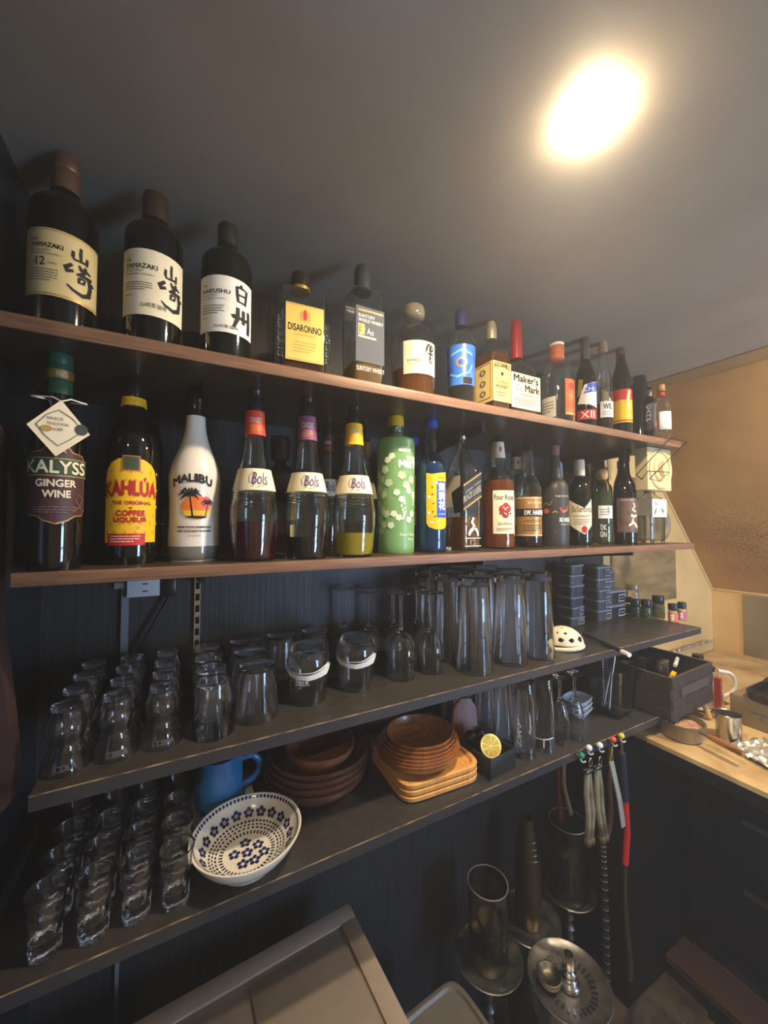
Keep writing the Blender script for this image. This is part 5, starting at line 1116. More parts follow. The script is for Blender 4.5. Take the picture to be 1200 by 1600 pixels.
# black box with a lemon half, a brown board and black bottle stoppers
c_ = on_z(767, 1222, S4); d_ = on_z(806, 1200, S4); ang_ = atan2(d_.y - c_.y, d_.x - c_.x)
bxw = (Vector((d_.x, d_.y, 0)) - Vector((c_.x, c_.y, 0))).length
bb = thing('black_box', 'open black box at the shelf edge holding a lemon half', 'box', (c_.x, c_.y, S4), ang_)
BXM = mat('matte_black_box', (30, 29, 28), .5, var=.15); t = .003; hB = .046; dB = .19
MB().box((0, 0, 0), (bxw, dB, t)).box((0, 0, t), (bxw, t, hB)).box((0, dB - t, t), (bxw, dB, hB)).box((0, t, t), (t, dB - t, hB)).box((bxw - t, t, t), (bxw, dB - t, hB)).build('box_body', BXM, bb, bevel=.0008)
Mb = Matrix.Translation((c_.x, c_.y, S4)) @ Matrix.Rotation(ang_, 4, 'Z')
lm = thing('lemon_half', 'yellow cut lemon half leaning in the black box', 'lemon', tuple(Mb @ Vector((bxw * .45, .032, .050))))
lemR = .025
toc = (Vector((0, 0, ZC)) - lm.location).normalized(); toc = (toc + Vector((.25, -.3, .0))).normalized(); lm.rotation_euler = toc.to_track_quat('Z', 'Y').to_euler()
RIND = mat('lemon_rind', (226, 200, 44), .4, scale=160, bump=.1, var=.08); PITH = mat('lemon_pith', (240, 232, 172), .6); PULP = mat('lemon_pulp', (214, 186, 70), .25, trans=.1, scale=60)
MB().lathe(smooth([(0, -.034), (.004, -.033), (.012, -.027), (.022, -.014), (lemR, 0)], 2) + [(lemR - .001, .0005)], 32).build('rind', RIND, lm)
MB().lathe([(0, .0), (lemR - .0008, .0), (lemR - .001, .0006), (0, .0006)], 32).build('pith', PITH, lm)
sg = MB()
for k in range(9):
    a0_, a1_ = 2 * pi * k / 9 + .06, 2 * pi * (k + 1) / 9 - .06; am = (a0_ + a1_) / 2
    sg.prism([(.002 * cos(am), .002 * sin(am))] + [(.0205 * cos(a0_ + (a1_ - a0_) * i / 4), .0205 * sin(a0_ + (a1_ - a0_) * i / 4)) for i in range(5)], .0007, .0014)
sg.build('segments', PULP, lm)
bd = MB().rings([(0, 0, 4, 0), (.036, .0045, 4, 0), (.038, .0045, 5, .03), (.036, .0045, 4, .085), (.016, .0045, 3, .108), (0, 0, 3, .11)], 32)
o = tag(bd.build('serving_paddle', mat('red_brown_wood', (136, 72, 42), .4, kind='wave', scale=3, stretch=(20, 4, 4), col2=(72, 34, 22))), 'red-brown wooden paddle leaning in the black box behind the lemon', 'paddle')
o.location = tuple(Mb @ Vector((bxw * .55, .125, .006))); o.rotation_euler = (radians(-12), radians(8), ang_ - .35)
for k, (u, v) in enumerate(((.30, .082), (.62, .078))):
    o = thing('bottle_stopper', 'glossy black round-headed stopper lying beside the lemon, ' + ('left' if k == 0 else 'right') + ' of two', 'stopper', tuple(Mb @ Vector((bxw * u, v, .0035))), 0, 'black stoppers in the box')
    MB().lathe(smooth([(0, 0), (.014, 0), (.013, .02), (.010, .032), (.012, .036)], 1), 20).build('stem', BLACKP, o)
    MB().lathe(smooth([(0, .036), (.010, .037), (.0155, .046), (.0155, .054), (.009, .062), (0, .064)], 2), 24).build('head', mat('glossy_black', (10, 10, 11), .1, coat=.5), o)

# tall straight glasses upside down with lettering
hb_ = tumbler(0.0225, 0.0262, 0.176, base=0.014, wall=0.002)
def dry(o, x, y):
    a = atan2(x, y); fn = around([(0.0262, 0), (0.0225, .176)], -.9, .9, .03, .13)
    f2 = lambda u, v, off: tuple(Matrix.Rotation(-a, 3, 'Z') @ Vector(fn(1 - v, u, off)))     # reads bottom to top
    f3 = lambda u, v, off: tuple(Matrix.Rotation(-a, 3, 'Z') @ Vector(fn(.12 + .22 * (1 - v), u, off)))
    f4 = lambda u, v, off: tuple(Matrix.Rotation(-a, 3, 'Z') @ Vector(fn(.72 + .16 * (1 - v), u, off)))
    print_on(o, f3, None, [T('DRY', .0, .55, .0, 1, ETCH, shear=.1, bold=.006)], off=.0008, du=0)
    print_on(o, f4, None, [T('Super', .25, .75, .0, 1, ETCH, shear=.1)], off=.0008, du=0)
glass_row('d', hb_, .176, 820, 1179, 3, .07, 'tall straight upturned glass, %s in the column with white lettering', 'tall straight upturned glasses', z=S4, extra=dry)
def whiteline(o, x, y):
    a = atan2(x, y); fn = around([(0.0262, 0), (0.0225, .176)], -1.2, 1.2, .026, .040)
    print_on(o, lambda u, v, off: tuple(Matrix.Rotation(-a, 3, 'Z') @ Vector(fn(u, v, off))), None, [T('ASAHI', .2, .75, .2, .8, ETCH, bold=.004, shear=.1)] if False else [BR([(.1, .3, .06), (.5, .5, .08), (.9, .8, .08)], ETCH), R(.48, .52, -1.0, .4, ETCH)], off=.0008)
glass_row('d', hb_, .176, 850, 1168, 3, .07, 'tall straight upturned glass, %s in the column beside the flutes', 'tall straight upturned glasses', z=S4, extra=whiteline)
glass_row('d', hb_, .176, 0, 0, 1, .07, 'tall straight upturned glass behind the black box, near its %s corner', 'tall straight upturned glasses', z=S4, at=(.725, .885))
glass_row('d', hb_, .176, 0, 0, 1, .07, 'tall straight upturned glass directly behind the black box, at the %s', 'tall straight upturned glasses', z=S4, at=(.665, .872))
fl_ = wine(0.021, 0.172, .060, .026)
for k, (px, py) in enumerate(((876, 1160), (899, 1153))):
    p = on_z(px, py, S4); o = thing('flute_glass', 'slim upturned stemmed flute, ' + ('left' if k == 0 else 'right') + ' of the two before the white bowls', 'glass', (p.x, p.y, S4), 0, 'upturned flutes')
    MB().lathe(flip(fl_, .172), 28).build('glass_body', GLASS, o, angle=60)
p = on_z(912, 1122, S4)
for k in range(3):
    m_ = MB().rings([(0, 0, 2, 0), (.022, .022, 2, 0), (.048, .034, 3, .022), (.046, .032, 3, .0225), (.020, .020, 2, .004), (0, 0, 2, .004)], 40)
    o = tag(m_.build('white_dish', PB), 'pale boat-shaped dish stacked behind the flutes, ' + ('lowest', 'middle', 'topmost')[k] + ' of three', 'dish', 'pale dishes behind the flutes'); o.location = (p.x, p.y + .02, S4 + .015 * k); o.rotation_euler = (0, 0, .2)
# square glass pitcher with tongs inside
p = on_z(955, 1112, S4)
pc = thing('glass_pitcher', 'square clear glass mixing jar holding metal tongs', 'pitcher', (p.x, p.y, S4), radians(4))
MB().rings([(0, 0, 7, 0), (.038, .038, 7, 0), (.041, .041, 7, .006), (.052, .050, 7, .138), (.0505, .0485, 7, .1385), (.039, .039, 7, .014), (.03, .03, 6, .012), (0, 0, 6, .012)], 48).build('glass_body', GLASS, pc, angle=50)
tn = thing('ice_tongs', 'slim metal tongs standing in the square glass jar', 'tongs', (p.x, p.y, S4 + .0165))
MB().tube([(-.018, -.006, 0), (.012, .004, .08), (.046, .012, .150)], .003, 8).build('arm', DULLSTEEL, tn); MB().tube([(-.010, .016, 0), (.016, .014, .08), (.046, .012, .150)], .003, 8).build('arm', DULLSTEEL, tn)
MB().box((.038, .004, .146), (.056, .020, .160)).build('tip', STEEL, tn, bevel=.002)

# woven basket
c_ = on_z(1051, 1128, S4); d_ = on_z(1111, 1094, S4)
bkx = c_.x; bkd = c_.y; bw_, bd_, bh_ = .262, .22, .118
bk = thing('woven_basket', 'dark brown woven strap basket full of small packets at the shelf end', 'basket', (bkx, bkd, S4 + .0006), radians(2))
STRAP = mat('dark_brown_strap', (62, 52, 44), .55, scale=120, col2=(44, 36, 30), stretch=(1, 1, 6)); RIMM = mat('basket_rim', (78, 66, 56), .5, var=.1)
wv = MB(); rw = 4; rh = bh_ / rw
def strap_face(P0, U, N, length, ncol):
    P0, U, N = Vector(P0), Vector(U), Vector(N); cwid = length / ncol
    for j in range(rw):
        for i in range(ncol):
            if (i + j) % 2: # horizontal piece standing proud
                a, b, lo, hi, o1 = i * cwid - cwid * .08, (i + 1) * cwid + cwid * .08, j * rh + .002, (j + 1) * rh - .002, .0028
            else:
                a, b, lo, hi, o1 = i * cwid + .0015, (i + 1) * cwid - .0015, j * rh - .003, (j + 1) * rh + .003, .0018
            lo = max(lo, 0); hi = min(hi, bh_); a = max(a, 0); b = min(b, length); vs = []
            for (s_, z_) in ((a, lo), (b, lo), (b, hi), (a, hi)): vs.append(P0 + U * s_ + Vector((0, 0, z_)))
            for (s_, z_) in ((a + .002, lo + .002), (b - .002, lo + .002), (b - .002, hi - .002), (a + .002, hi - .002)): vs.append(P0 + U * s_ + N * o1 + Vector((0, 0, z_)))
            wv.add(vs, [(4, 5, 6, 7), (0, 1, 5, 4), (1, 2, 6, 5), (2, 3, 7, 6), (3, 0, 4, 7)])
strap_face((0, 0, 0), (1, 0, 0), (0, -1, 0), bw_, 6); strap_face((0, bd_, 0), (0, -1, 0), (-1, 0, 0), bd_, 6); strap_face((bw_, 0, 0), (0, 1, 0), (1, 0, 0), bd_, 6); strap_face((bw_, bd_, 0), (-1, 0, 0), (0, 1, 0), bw_, 6)
wv.build('woven_wall', STRAP, bk)
MB().box((.0005, .0005, 0), (bw_ - .0005, bd_ - .0005, .003)).box((.0005, .0005, .003), (bw_ - .0005, .0035, bh_)).box((.0005, bd_ - .0035, .003), (bw_ - .0005, bd_ - .0005, bh_)).box((.0005, .0036, .003), (.0035, bd_ - .0036, bh_)).box((bw_ - .0035, .0036, .003), (bw_ - .0005, bd_ - .0036, bh_)).build('lining', mat('dark_lining', (26, 22, 19), .7), bk)
MB().box((-.002, -.002, bh_), (bw_ + .002, .005, bh_ + .004)).box((-.002, bd_ - .005, bh_), (bw_ + .002, bd_ + .002, bh_ + .004)).box((-.002, .0051, bh_), (.005, bd_ - .0051, bh_ + .004)).box((bw_ - .005, .0051, bh_), (bw_ + .002, bd_ - .0051, bh_ + .004)).build('rim', RIMM, bk, bevel=.001)
MB().box((bw_ * .18, -.0048, .060), (bw_ * .86, -.0032, .086)).build('front_strap', mat('paler_strap', (82, 68, 56), .5, var=.1), bk)
Mk = Matrix.Translation((bkx, bkd, S4 + .0006)) @ Matrix.Rotation(radians(2), 4, 'Z')
def in_basket(name, label, cat, mb, m, pos, rot=(0, 0, 0)):
    o = tag(mb.build(name, m, bevel=.0008), label, cat); o.location = tuple(Mk @ Vector(pos)); o.rotation_euler = rot; return o
in_basket('yellow_packet', 'small bright yellow packet at the front rim of the basket', 'packet', MB().box((-.018, -.006, 0), (.018, .006, .035)), YELLOW, (.055, .03, .086), (radians(18), 0, .3))
in_basket('tin_box', 'flat pale metal tin standing in the basket behind the yellow packet', 'tin', MB().box((-.026, -.006, 0), (.026, .006, .075)), DULLSTEEL, (.095, .055, .050), (radians(-10), 0, .2))
in_basket('carton', 'small striped grey carton in the middle of the basket', 'carton', MB().box((-.022, -.01, 0), (.022, .01, .08)), mat('grey_carton', (120, 110, 92), .6, kind='wave', scale=8, col2=(60, 52, 44), stretch=(8, 1, 1)), (.15, .09, .040), (0, 0, .1))
in_basket('white_tube', 'white tube lying along the right rim inside the basket', 'tube', MB().tube([(-.035, 0, 0), (.035, 0, .006)], .006, 10), PAPER, (.205, .075, .106), (0, 0, .35))
in_basket('brown_bottle', 'small brown round bottle at the back left of the basket', 'bottle', MB().lathe([(0, 0), (.024, 0), (.024, .085), (.012, .1), (.012, .112), (0, .112)], 24), mat('brown_glass', (82, 52, 30), .2), (.04, .15, .0035))
for k, (u, v, h_, c) in enumerate(((.10, .17, .105, (52, 46, 40)), (.16, .16, .11, (96, 84, 66)), (.215, .16, .10, (44, 40, 36)), (.20, .12, .09, (140, 124, 96)))):
    in_basket('packet', '%s packet standing upright at the back of the basket' % ('dark brown, leftmost', 'tan, central', 'charcoal, corner', 'pale tan, nearer')[k], 'packet', MB().box((-.022, -.008, 0), (.022, .008, h_ - .01)), mat('packet_tone_%d' % k, c, .55), (u, v, .004), (0, 0, .1 * k))

# ================================================================= hooks and hoses under the lowest shelf
WHP = mat('white_enamel', (226, 226, 222), .35); hooks = {}
for nm, px, py, c, lb in (('a', 907, 1182, (28, 130, 92), 'green ball hook, the first in the row under the shelf edge'), ('b', 919, 1170, (222, 222, 218), 'white ball hook beside the green one'), ('c', 936, 1166, (226, 226, 224), 'white ball hook beside the orange one'),
                          ('d', 957, 1157, (226, 84, 34), 'orange ball hook between white and yellow ones'), ('e', 970, 1151, (232, 196, 30), 'yellow ball hook, last of the row')):
    p = on_y(px, py, F4 - .012); h_ = thing('ball_hook', lb, 'hook', (p.x, F4, p.z), radians(30), 'coloured hooks on the shelf edge'); hooks[nm] = p
    bl = MB().lathe([(.0075 * sin(pi * i / 10), -.0075 * cos(pi * i / 10)) for i in range(11)], 18); bl.v = [(x, y - .012, z) for x, y, z in bl.v]
    bl.build('ball', mat('hook_paint_' + nm, c, .25, coat=.3, var=.05), h_)
    MB().tube([(0, -.0005, 0), (0, -.008, -.002)], .0018, 8).build('pin', STEEL, h_)
    MB().tube(smooth([(0, -.010, -.006), (0, -.010, -.013), (.003, -.016, -.018), (.004, -.021, -.013)], 2), .0018, 8).build('hook_wire', WHP, h_)
def hang(px, py, d): return on_y(px, py, d)
AGED = mat('aged_pale_metal', (168, 158, 132), .5, metal=.4, scale=14, col2=(92, 80, 60))
def hanging(name, label, cat, nodes, m, kind='strip', w=.006, t=.0012):
    """a strap or tool hanging from a hook: nodes are (column, row) of the photograph at the hooks' depth"""
    P = [hang(x, y, F4 - .030) for x, y in nodes]; o = thing(name, label, cat, tuple(P[0])); q = [p - P[0] for p in P]; return o, q
for k, (hx, lb, pts) in enumerate(((('b'), 'pair of worn pale metal tongs on the left white hook', ((923, 1186), (921, 1206), (922, 1240), (924, 1272), (921, 1308))), (('c'), 'pair of worn pale metal tongs on the right white hook', ((938, 1184), (936, 1200), (938, 1232), (938, 1262), (943, 1304))))):
    o, q = hanging('tongs', lb, 'tongs', pts, AGED); o['group'] = 'metal tongs on the white hooks'
    for s_ in (-1, 1):
        path = [q[1] + Vector((s_ * .003, .004, 0)), q[2] + Vector((s_ * .0075, .004, 0)), q[3] + Vector((s_ * .008, .002, 0)), q[4] + Vector((s_ * .006, 0, 0))]
        rb_ = MB().tube([tuple(p) for p in path], [.0055, .0065, .0065, .007], 8); rb_.build('arm', AGED, o)
        e = q[4] + Vector((s_ * .006, 0, 0)); MB().lathe(smooth([(0, -.02), (.008, -.017), (.010, -.006), (.006, .002), (0, .003)], 1), 14, tuple(e)).build('tip', mat('brown_worn_tip', (96, 82, 58), .5, metal=.3), o)
    MB().box(tuple(q[1] + Vector((-.012, -.003, -.003))), tuple(q[1] + Vector((.012, .009, .004)))).build('collar', STEEL, o, bevel=.001)
    MB().tube([tuple(q[0] + Vector((.005 * cos(a), 0, -.008 + .010 * sin(a)))) for a in [2 * pi * i / 16 for i in range(17)]], .0012, 6).build('ring', STEEL, o)
o, q = hanging('cloth_strap', 'grey strap on a gold wire loop below the orange hook', 'strap', ((957, 1166), (955, 1190), (962, 1222), (968, 1250), (974, 1292)), AGED)
MB().tube([tuple(q[0]), tuple(q[1] + Vector((-.006, 0, 0))), tuple(q[1] + Vector((.006, 0, 0))), tuple(q[0])], .0012, 6).build('wire_loop', GOLD, o)
def ribbon(q, w, t): 
    m_ = MB()
    for a, b in zip(q, q[1:]): 
        vs = [a + Vector((-w, -t, 0)), a + Vector((w, -t, 0)), a + Vector((w, t, 0)), a + Vector((-w, t, 0)), b + Vector((-w, -t, 0)), b + Vector((w, -t, 0)), b + Vector((w, t, 0)), b + Vector((-w, t, 0))]
        m_.add(vs, [(0, 1, 2, 3), (4, 5, 6, 7), (0, 1, 5, 4), (1, 2, 6, 5), (2, 3, 7, 6), (3, 0, 4, 7)])
    return m_
ribbon(q[1:], .008, .0015).build('strap', mat('grey_webbing', (150, 148, 140), .7, scale=60), o)
o, q = hanging('hookah_hose', 'hose with navy grip and bright red section below the yellow hook', 'hose', ((971, 1160), (972, 1176), (974, 1215), (977, 1250), (980, 1300), (977, 1350), (976, 1400), (980, 1460), (984, 1500), (983, 1530)), AGED)
MB().tube([tuple(p) for p in q[0:2]], .003, 8).build('clasp', STEEL, o); MB().tube([tuple(p) for p in q[1:4]], .0085, 10).build('navy_grip', mat('navy_grip', (30, 36, 52), .5), o)
MB().tube([tuple(p) for p in q[3:6]], .0075, 10).build('red_section', RED, o); MB().tube([tuple(p) for p in q[5:]], [.005, .005, .006, .008, .007], 10).build('mouth_tube', mat('dim_tube', (74, 62, 48), .4, metal=.3), o)
o, q = hanging('hookah_hose', 'dark spiral-ringed hose hanging beside the hookah glass', 'hose', ((941, 1312), (942, 1340), (944, 1380), (946, 1440), (947, 1490), (948, 1540)), AGED)
MB().tube([tuple(p) for p in q], .006, 10).build('tube', mat('dark_tube', (30, 24, 20), .4), o)
sp = MB()
for i in range(20):
    f = i / 19 * 4.999; j = int(f); c = q[j].lerp(q[j + 1], f - j) if j < 5 else q[5]
    sp.tube([tuple(c + Vector((.0075 * cos(a), .0075 * sin(a), .0008 * sin(a)))) for a in [2 * pi * n / 14 for n in range(15)]], .0016, 5)
sp.build('spiral_rings', DULLSTEEL, o)
for nm, m_, pts, dd in (('dull brown curved hose hanging behind the green hook', mat('brown_hose', (112, 94, 66), .5), ((880, 1196), (880, 1225), (886, 1250), (892, 1272)), .70), ('dark red hose hanging behind the brown one', mat('dark_red_hose', (96, 20, 18), .4), ((872, 1200), (872, 1230), (874, 1258), (876, 1280)), .71),
                        ('brown flat hose end hanging behind the grey strap', mat('brown_hose2', (74, 52, 34), .5), ((952, 1230), (955, 1262), (953, 1292), (948, 1312)), .66)):
    P = [on_y(x, y, dd) for x, y in pts]; P = [(P[0].x, P[0].y, S4 - .0205)] + [tuple(p) for p in P]; tag(MB().tube(smooth(P, 2), .006, 10).build('hookah_hose', m_), nm, 'hose')

# ================================================================= hookahs on the floor
SMOKE = thin('smoky_cover_glass', (228, 222, 208), (150, 142, 124), 0.06); PLATE = mat('worn_metal_plate', (156, 152, 146), .36, metal=.85, scale=20, col2=(108, 104, 98)); VASE = mat('dark_vase_glass', (30, 26, 22), .1, coat=.4)
def hookah(label, x, y, ztray, rt, ztop, kind, rc=.052, bowl=False):
    h = thing('hookah', label, 'hookah', (x, y, 0), 0, 'hookahs on the floor'); zv = max(.10, ztray * .48)
    MB().lathe(smooth([(0, 0), (.055, 0), (.062, .015), (.058, zv * .5), (.030, zv * .85), (.020, zv), (0, zv)], 2), 32).build('vase', VASE, h)
    sp_ = [(0, zv)]; n = 5
    for i in range(n):
        z0 = zv + (ztray - zv) * i / n; dzv = (ztray - zv) / n; sp_ += [(.009, z0), (.011, z0 + dzv * .25), (.017 if i % 2 else .014, z0 + dzv * .5), (.011, z0 + dzv * .75), (.009, z0 + dzv * .98)]
    MB().lathe(sp_ + [(0, ztray)], 24).build('stem', PLATE, h)
    MB().lathe([(0, ztray), (rt * .5, ztray), (rt * .88, ztray + .004), (rt, ztray + .013), (rt - .002, ztray + .0145), (rt * .86, ztray + .0065), (rt * .5, ztray + .003), (0, ztray + .003)], 48).build('tray', PLATE, h)
    if kind == 'glass':
        MB().lathe([(rc, ztray + .0085), (rc, ztop - .001), (rc - .001, ztop), (rc - .0022, ztop - .001), (rc - .0022, ztray + .0085)], 40, closed=True).build('wind_cover', SMOKE, h)
        rr = MB().tube([(rc * cos(a), rc * sin(a), ztop) for a in [2 * pi * i / 40 for i in range(41)]], .0018, 6); rr.build('cover_rim', mat('rim_glass', (196, 186, 160), .15, trans=.3), h)
        hc = (ztop - ztray) * .55
        MB().lathe([(0, ztray + .003), (.013, ztray + .003), (.010, ztray + hc * .4), (.018, ztray + hc * .55), (.012, ztray + hc * .65), (.026, ztray + hc * .85), (.028, ztray + hc), (0, ztray + hc)], 24).build('bowl', mat('grey_clay', (108, 98, 80), .6), h)
    elif kind == 'bottle':
        H = ztop - ztray
        MB().lathe(smooth([(0, ztray + .003), (.036, ztray + .004), (.038, ztray + .012), (.037, ztray + H * .60), (.034, ztray + H * .66), (.030, ztray + H * .74), (.026, ztray + H * .84), (.020, ztray + H * .92), (.019, ztop)], 1) + [(.015, ztop), (.014, ztop - .03), (0, ztop - .03)], 32).build('upper_column', mat('bronze_column', (112, 96, 68), .28, metal=.85, scale=14), h)
        rg_ = MB()
        for f, r_ in ((.66, .0352), (.71, .0330), (.76, .0305), (.82, .0285)): rg_.tube([(r_ * cos(a), r_ * sin(a), ztray + H * f) for a in [2 * pi * i / 28 for i in range(29)]], .0018, 6)
        rg_.build('neck_rings', mat('bronze_column', (0, 0, 0)), h)
    else:
        H = ztop - ztray
        MB().lathe(smooth([(0, ztray + .003), (.026, ztray + .004), (.024, ztray + .014), (.016, ztray + .018), (.019, ztray + H * .3), (.013, ztray + H * .36), (.018, ztray + H * .5), (.011, ztray + H * .58), (.013, ztray + H * .75), (.010, ztop)], 1) + [(.007, ztop), (.006, ztop - .02), (0, ztop - .02)], 28).build('neck', STEEL, h)
        cp = MB().lathe(smooth([(0, 0), (.018, 0), (.027, .010), (.029, .022), (.025, .023), (.016, .012), (0, .010)], 1), 28, (-.043, .020, ztray + .0075)); cp.build('ash_cup', DULLSTEEL, h)
        tr = MB()
        for i in range(30):
            a = 2 * pi * i / 30; tr.add([(cos(a - .07) * rt * .50, sin(a - .07) * rt * .50, ztray + .0035), (cos(a + .07) * rt * .50, sin(a + .07) * rt * .50, ztray + .0035), (cos(a + .05) * rt * .66, sin(a + .05) * rt * .66, ztray + .007), (cos(a - .05) * rt * .66, sin(a - .05) * rt * .66, ztray + .007)], [(0, 1, 2, 3)])
        tr.build('chased_pattern', STEEL, h)
    return h
def hk(px, ptray, ptop, d):
    p = on_y(px, ptray, d); return p.x, d, p.z, z_at(p.x, d, ptop)
x, y, zt_, zp = hk(763, 1500, 1378, .795); hookah('hookah with a wide clear glass cover, nearest the grey bin', x, y, zt_, .088, zp, 'glass', .0515)
x, y, zt_, zp = hk(826, 1440, 1276, .83); hookah('hookah with a bronze bottle-shaped column between the two glass covers', x, y, zt_, .088, zp, 'bottle')
x, y, zt_, zp = hk(889, 1395, 1282, .845); hookah('hookah with dark smoky glass cover, beside the hanging tongs', x, y, zt_, .078, zp, 'glass', .056)
x, y, zt_, zp = hk(889, 1540, 1490, .62); hookah('low hookah with a large bare metal tray and steel neck in front', x, y, zt_, .092, zp, 'bare')
tag(MB().box((0, -.02, 0), (.30, .02, .012)).build('pale_batten', mat('pale_batten', (196, 176, 150), .6)), 'pale flat batten lying on the floor below the metal tray', 'batten').location = (1.02, .60, .0006)

# ================================================================= things on the counter
p = on_z(1064, 1150, COUNTER)
pn = thing('saucepan', 'small dull steel saucepan full of pale crumbs on the counter', 'pan', (p.x, p.y, COUNTER + .0006), 0)
POT = mat('dull_pan_steel', (176, 162, 130), .4, metal=.6, scale=12, col2=(126, 112, 84))
MB().lathe(smooth([(0, 0), (.046, 0), (.052, .006), (.056, .030), (.058, .046)], 1) + [(.060, .047), (.060, .0485), (.055, .0485)] + [(.053, .030), (.048, .005), (0, .004)], 44).build('pan_body', POT, pn)
ang_ = radians(-63)
dirv = Vector((cos(ang_), sin(ang_), 0)); dirv = (on_z(1135, 1166, COUNTER + .035) - Vector((p.x, p.y, COUNTER + .035))).normalized()
MB().tube([tuple(dirv * .056 + Vector((0, 0, .038))), tuple(dirv * .075 + Vector((0, 0, .038)))], .006, 10).build('handle_socket', POT, pn)
MB().tube([tuple(dirv * .074 + Vector((0, 0, .038))), tuple(dirv * .11 + Vector((0, 0, .037))), tuple(dirv * .155 + Vector((0, 0, .036)))], [.0075, .0095, .0085], 12).build('handle', mat('worn_wood_handle', (156, 104, 58), .5, kind='wave', scale=5, col2=(116, 70, 36)), pn)
cr_ = MB(); rnd = random.Random(5)
n0 = 26; hv = []
for j in range(n0):
    for i in range(n0):
        x_, y_ = -.053 + .106 * i / (n0 - 1), -.053 + .106 * j / (n0 - 1); hv.append((x_, y_, .032 + .010 * (1 - (x_ * x_ + y_ * y_) / .0028) * .6 + rnd.uniform(0, .004)))
cr_.add(hv, [(j * n0 + i, j * n0 + i + 1, (j + 1) * n0 + i + 1, (j + 1) * n0 + i) for j in range(n0 - 1) for i in range(n0 - 1) if all((hv[q][0] ** 2 + hv[q][1] ** 2) < .0527 ** 2 for q in (j * n0 + i, j * n0 + i + 1, (j + 1) * n0 + i + 1, (j + 1) * n0 + i))])
o = cr_.build('crumbs', mat('pink_crumbs', (206, 168, 138), .8, scale=90, col2=(160, 116, 88)), pn, angle=10); o['kind'] = 'stuff'
p = on_z(1139, 1155, COUNTER)
mg = thing('steel_mug', 'round steel mug with dark contents behind the saucepan', 'mug', (p.x, p.y, COUNTER + .0006))
MB().lathe([(0, 0), (.0275, 0), (.029, .003), (.029, .070), (.031, .0725), (.030, .074), (.0275, .072), (.027, .004), (0, .003)], 36).build('mug_body', STEEL, mg)
MB().lathe([(0, .055), (.0268, .055), (.0268, .056), (0, .056)], 24).build('contents', mat('dark_contents', (40, 34, 28), .6), mg)
fn_ = MB(); n0 = 22; rnd = random.Random(9); a_ = on_z(1182, 1182, COUNTER)
FOIL = mat('aluminium_foil', (222, 216, 200), .42, metal=.75, var=.05)
fv = [(-.10 + .2 * i / (n0 - 1) + rnd.uniform(-.003, .003), -.07 + .14 * j / (n0 - 1) + rnd.uniform(-.003, .003), .003 + rnd.uniform(0, .013)) for j in range(n0) for i in range(n0)]
fq = [(j * n0 + i, j * n0 + i + 1, (j + 1) * n0 + i + 1, (j + 1) * n0 + i) for j in range(n0 - 1) for i in range(n0 - 1)]
fo = MB().add(fv, fq).build('foil_sheet', FOIL, angle=5); fo.location = (a_.x + .05, a_.y - .035, COUNTER + .0005); fo.rotation_euler = (0, 0, radians(-18)); tag(fo, 'crumpled aluminium foil sheet lying on the front of the worktop', 'foil')
md = fo.modifiers.new('thickness', 'SOLIDIFY'); md.thickness = .0006
# foil stuck on the wall behind the basket
f0, f1 = on_y(1052, 1050, .92), on_y(1112, 1000, .92); n1, n2 = 22, 14
wv_ = [(f0.x + (f1.x - f0.x) * i / (n1 - 1), .918 + rnd.uniform(-.008, .010), COUNTER + .05 + (f1.z - COUNTER - .05) * j / (n2 - 1) + rnd.uniform(-.004, .004)) for j in range(n2) for i in range(n1)]
o = MB().add(wv_, [(j * n1 + i, j * n1 + i + 1, (j + 1) * n1 + i + 1, (j + 1) * n1 + i) for j in range(n2 - 1) for i in range(n1 - 1)]).build('wall_foil', FOIL, angle=5); md = o.modifiers.new('thickness', 'SOLIDIFY'); md.thickness = .0006
tag(o, 'crumpled foil lining on the wall behind the woven basket', 'foil')
# red carton beside the basket, grey box with black trays, clear machine parts
c_ = on_z(1113, 1140, COUNTER); rx = .0
tag(MB().box((1.512, .588, COUNTER + .0006), (1.524, .604, COUNTER + .13)).build('red_carton', mat('red_carton', (150, 40, 30), .5, scale=16, col2=(196, 150, 120), contrast=(.3, .45))), 'narrow red carton standing on the worktop right of the basket', 'carton')
g_ = on_z(1150, 1150, COUNTER)
gx, gy = g_.x + .10, g_.y + .05
gb = thing('grey_box', 'plain grey cardboard box at the right edge of the worktop', 'box', (gx, gy, COUNTER + .0006), radians(-2))
MB().box((0, -.42, 0), (.28, 0, .085)).build('box_body', mat('grey_brown_card', (142, 124, 92), .6, var=.08, scale=6), gb, bevel=.002)
MB().box((-.001, -.10, .045), (-.0005, -.05, .050)).box((-.001, -.08, .03), (-.0005, -.07, .038)).build('printed_mark', GREYINK, gb)
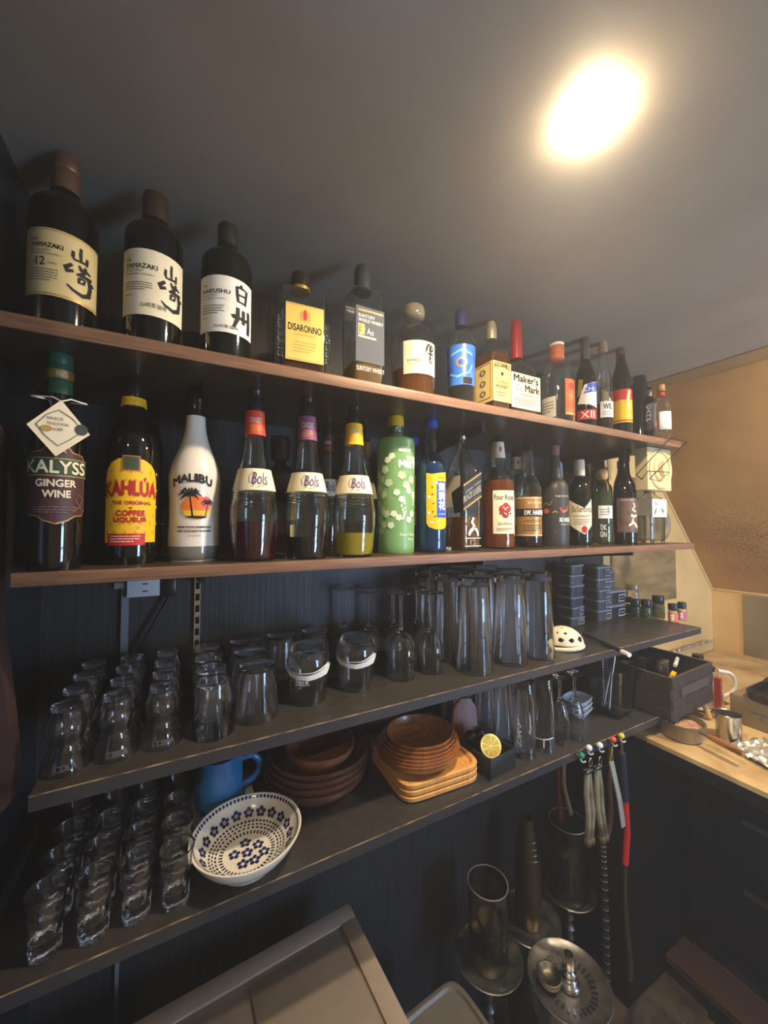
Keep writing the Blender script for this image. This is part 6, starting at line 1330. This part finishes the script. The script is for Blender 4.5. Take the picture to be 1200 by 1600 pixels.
for k, (ox_, oy_, w_, l_) in enumerate(((-.02, -.10, .22, .28), (.03, -.08, .16, .20))):
    m_ = MB().rings([(0, 0, 8, 0), (w_ / 2, l_ / 2, 8, 0), (w_ / 2 + .006, l_ / 2 + .006, 8, .022), (w_ / 2 + .003, l_ / 2 + .003, 8, .022), (w_ / 2 - .003, l_ / 2 - .003, 8, .004), (0, 0, 8, .004)], 48)
    o = tag(m_.build('black_tray', mat('worn_black_tray', (52, 46, 36), .4, metal=.3, var=.2)), ('larger dark tray lying on the grey box', 'smaller dark tray on the larger tray')[k], 'tray', 'dark trays on the grey box'); o.location = (gx + .12 + ox_, gy - .14 + oy_ + .06, COUNTER + .0868 + .0232 * k)
bw2 = tag(bowl_mesh(.045, .035).build('red_brown_pot', mat('terracotta', (140, 72, 44), .5)), 'small terracotta pot on the stacked dark trays', 'pot'); bw2.location = (gx + .17, gy - .17, COUNTER + .0868 + .0275)
gp = on_z(1152, 1112, COUNTER); gp.y += .075; gp.x -= .03
mk = thing('glass_carafe', 'clear glass carafe with black lid knob against the right wall', 'carafe', (gp.x - .02, gp.y + .01, COUNTER + .0006))
MB().lathe(smooth([(0, 0), (.058, 0), (.065, .012), (.066, .07), (.05, .11), (.045, .125)], 1) + [(.042, .125)] + [(.047, .11), (.062, .07), (.061, .014), (0, .005)], 36).build('glass_body', GLASS, mk)
MB().lathe([(0, .1255), (.046, .1255), (.046, .134), (.016, .138), (.016, .17), (0, .17)], 24).build('lid', BLACKP, mk)
MB().tube(smooth([(.040, -.04, .12), (.075, -.07, .115), (.08, -.075, .06), (.045, -.045, .03)], 2), .006, 8).build('handle', PAPER, mk)
tag(MB().tube([(0, 0, 0), (.0, .05, .13)], .008, 8).build('wooden_spoon', mat('spoon_wood', (206, 160, 96), .5)), 'pale wooden stick leaning behind the steel mug', 'spoon').location = (gp.x - .12, gp.y - .06, COUNTER + .009)
# pale tiles and the brown plate on the low right wall
r0 = on_x(1160, 930, XR - .004)
tag(MB().box((XR - .006, -1.2, COUNTER + .01), (XR - .0005, r0.y, ZR - .012)).build('splash_panel', mat('greenish_grey_panel', (146, 132, 96), .35, metal=.3, scale=5, col2=(118, 104, 72))), 'dull metal splash panel on the low wall above the worktop', 'panel')
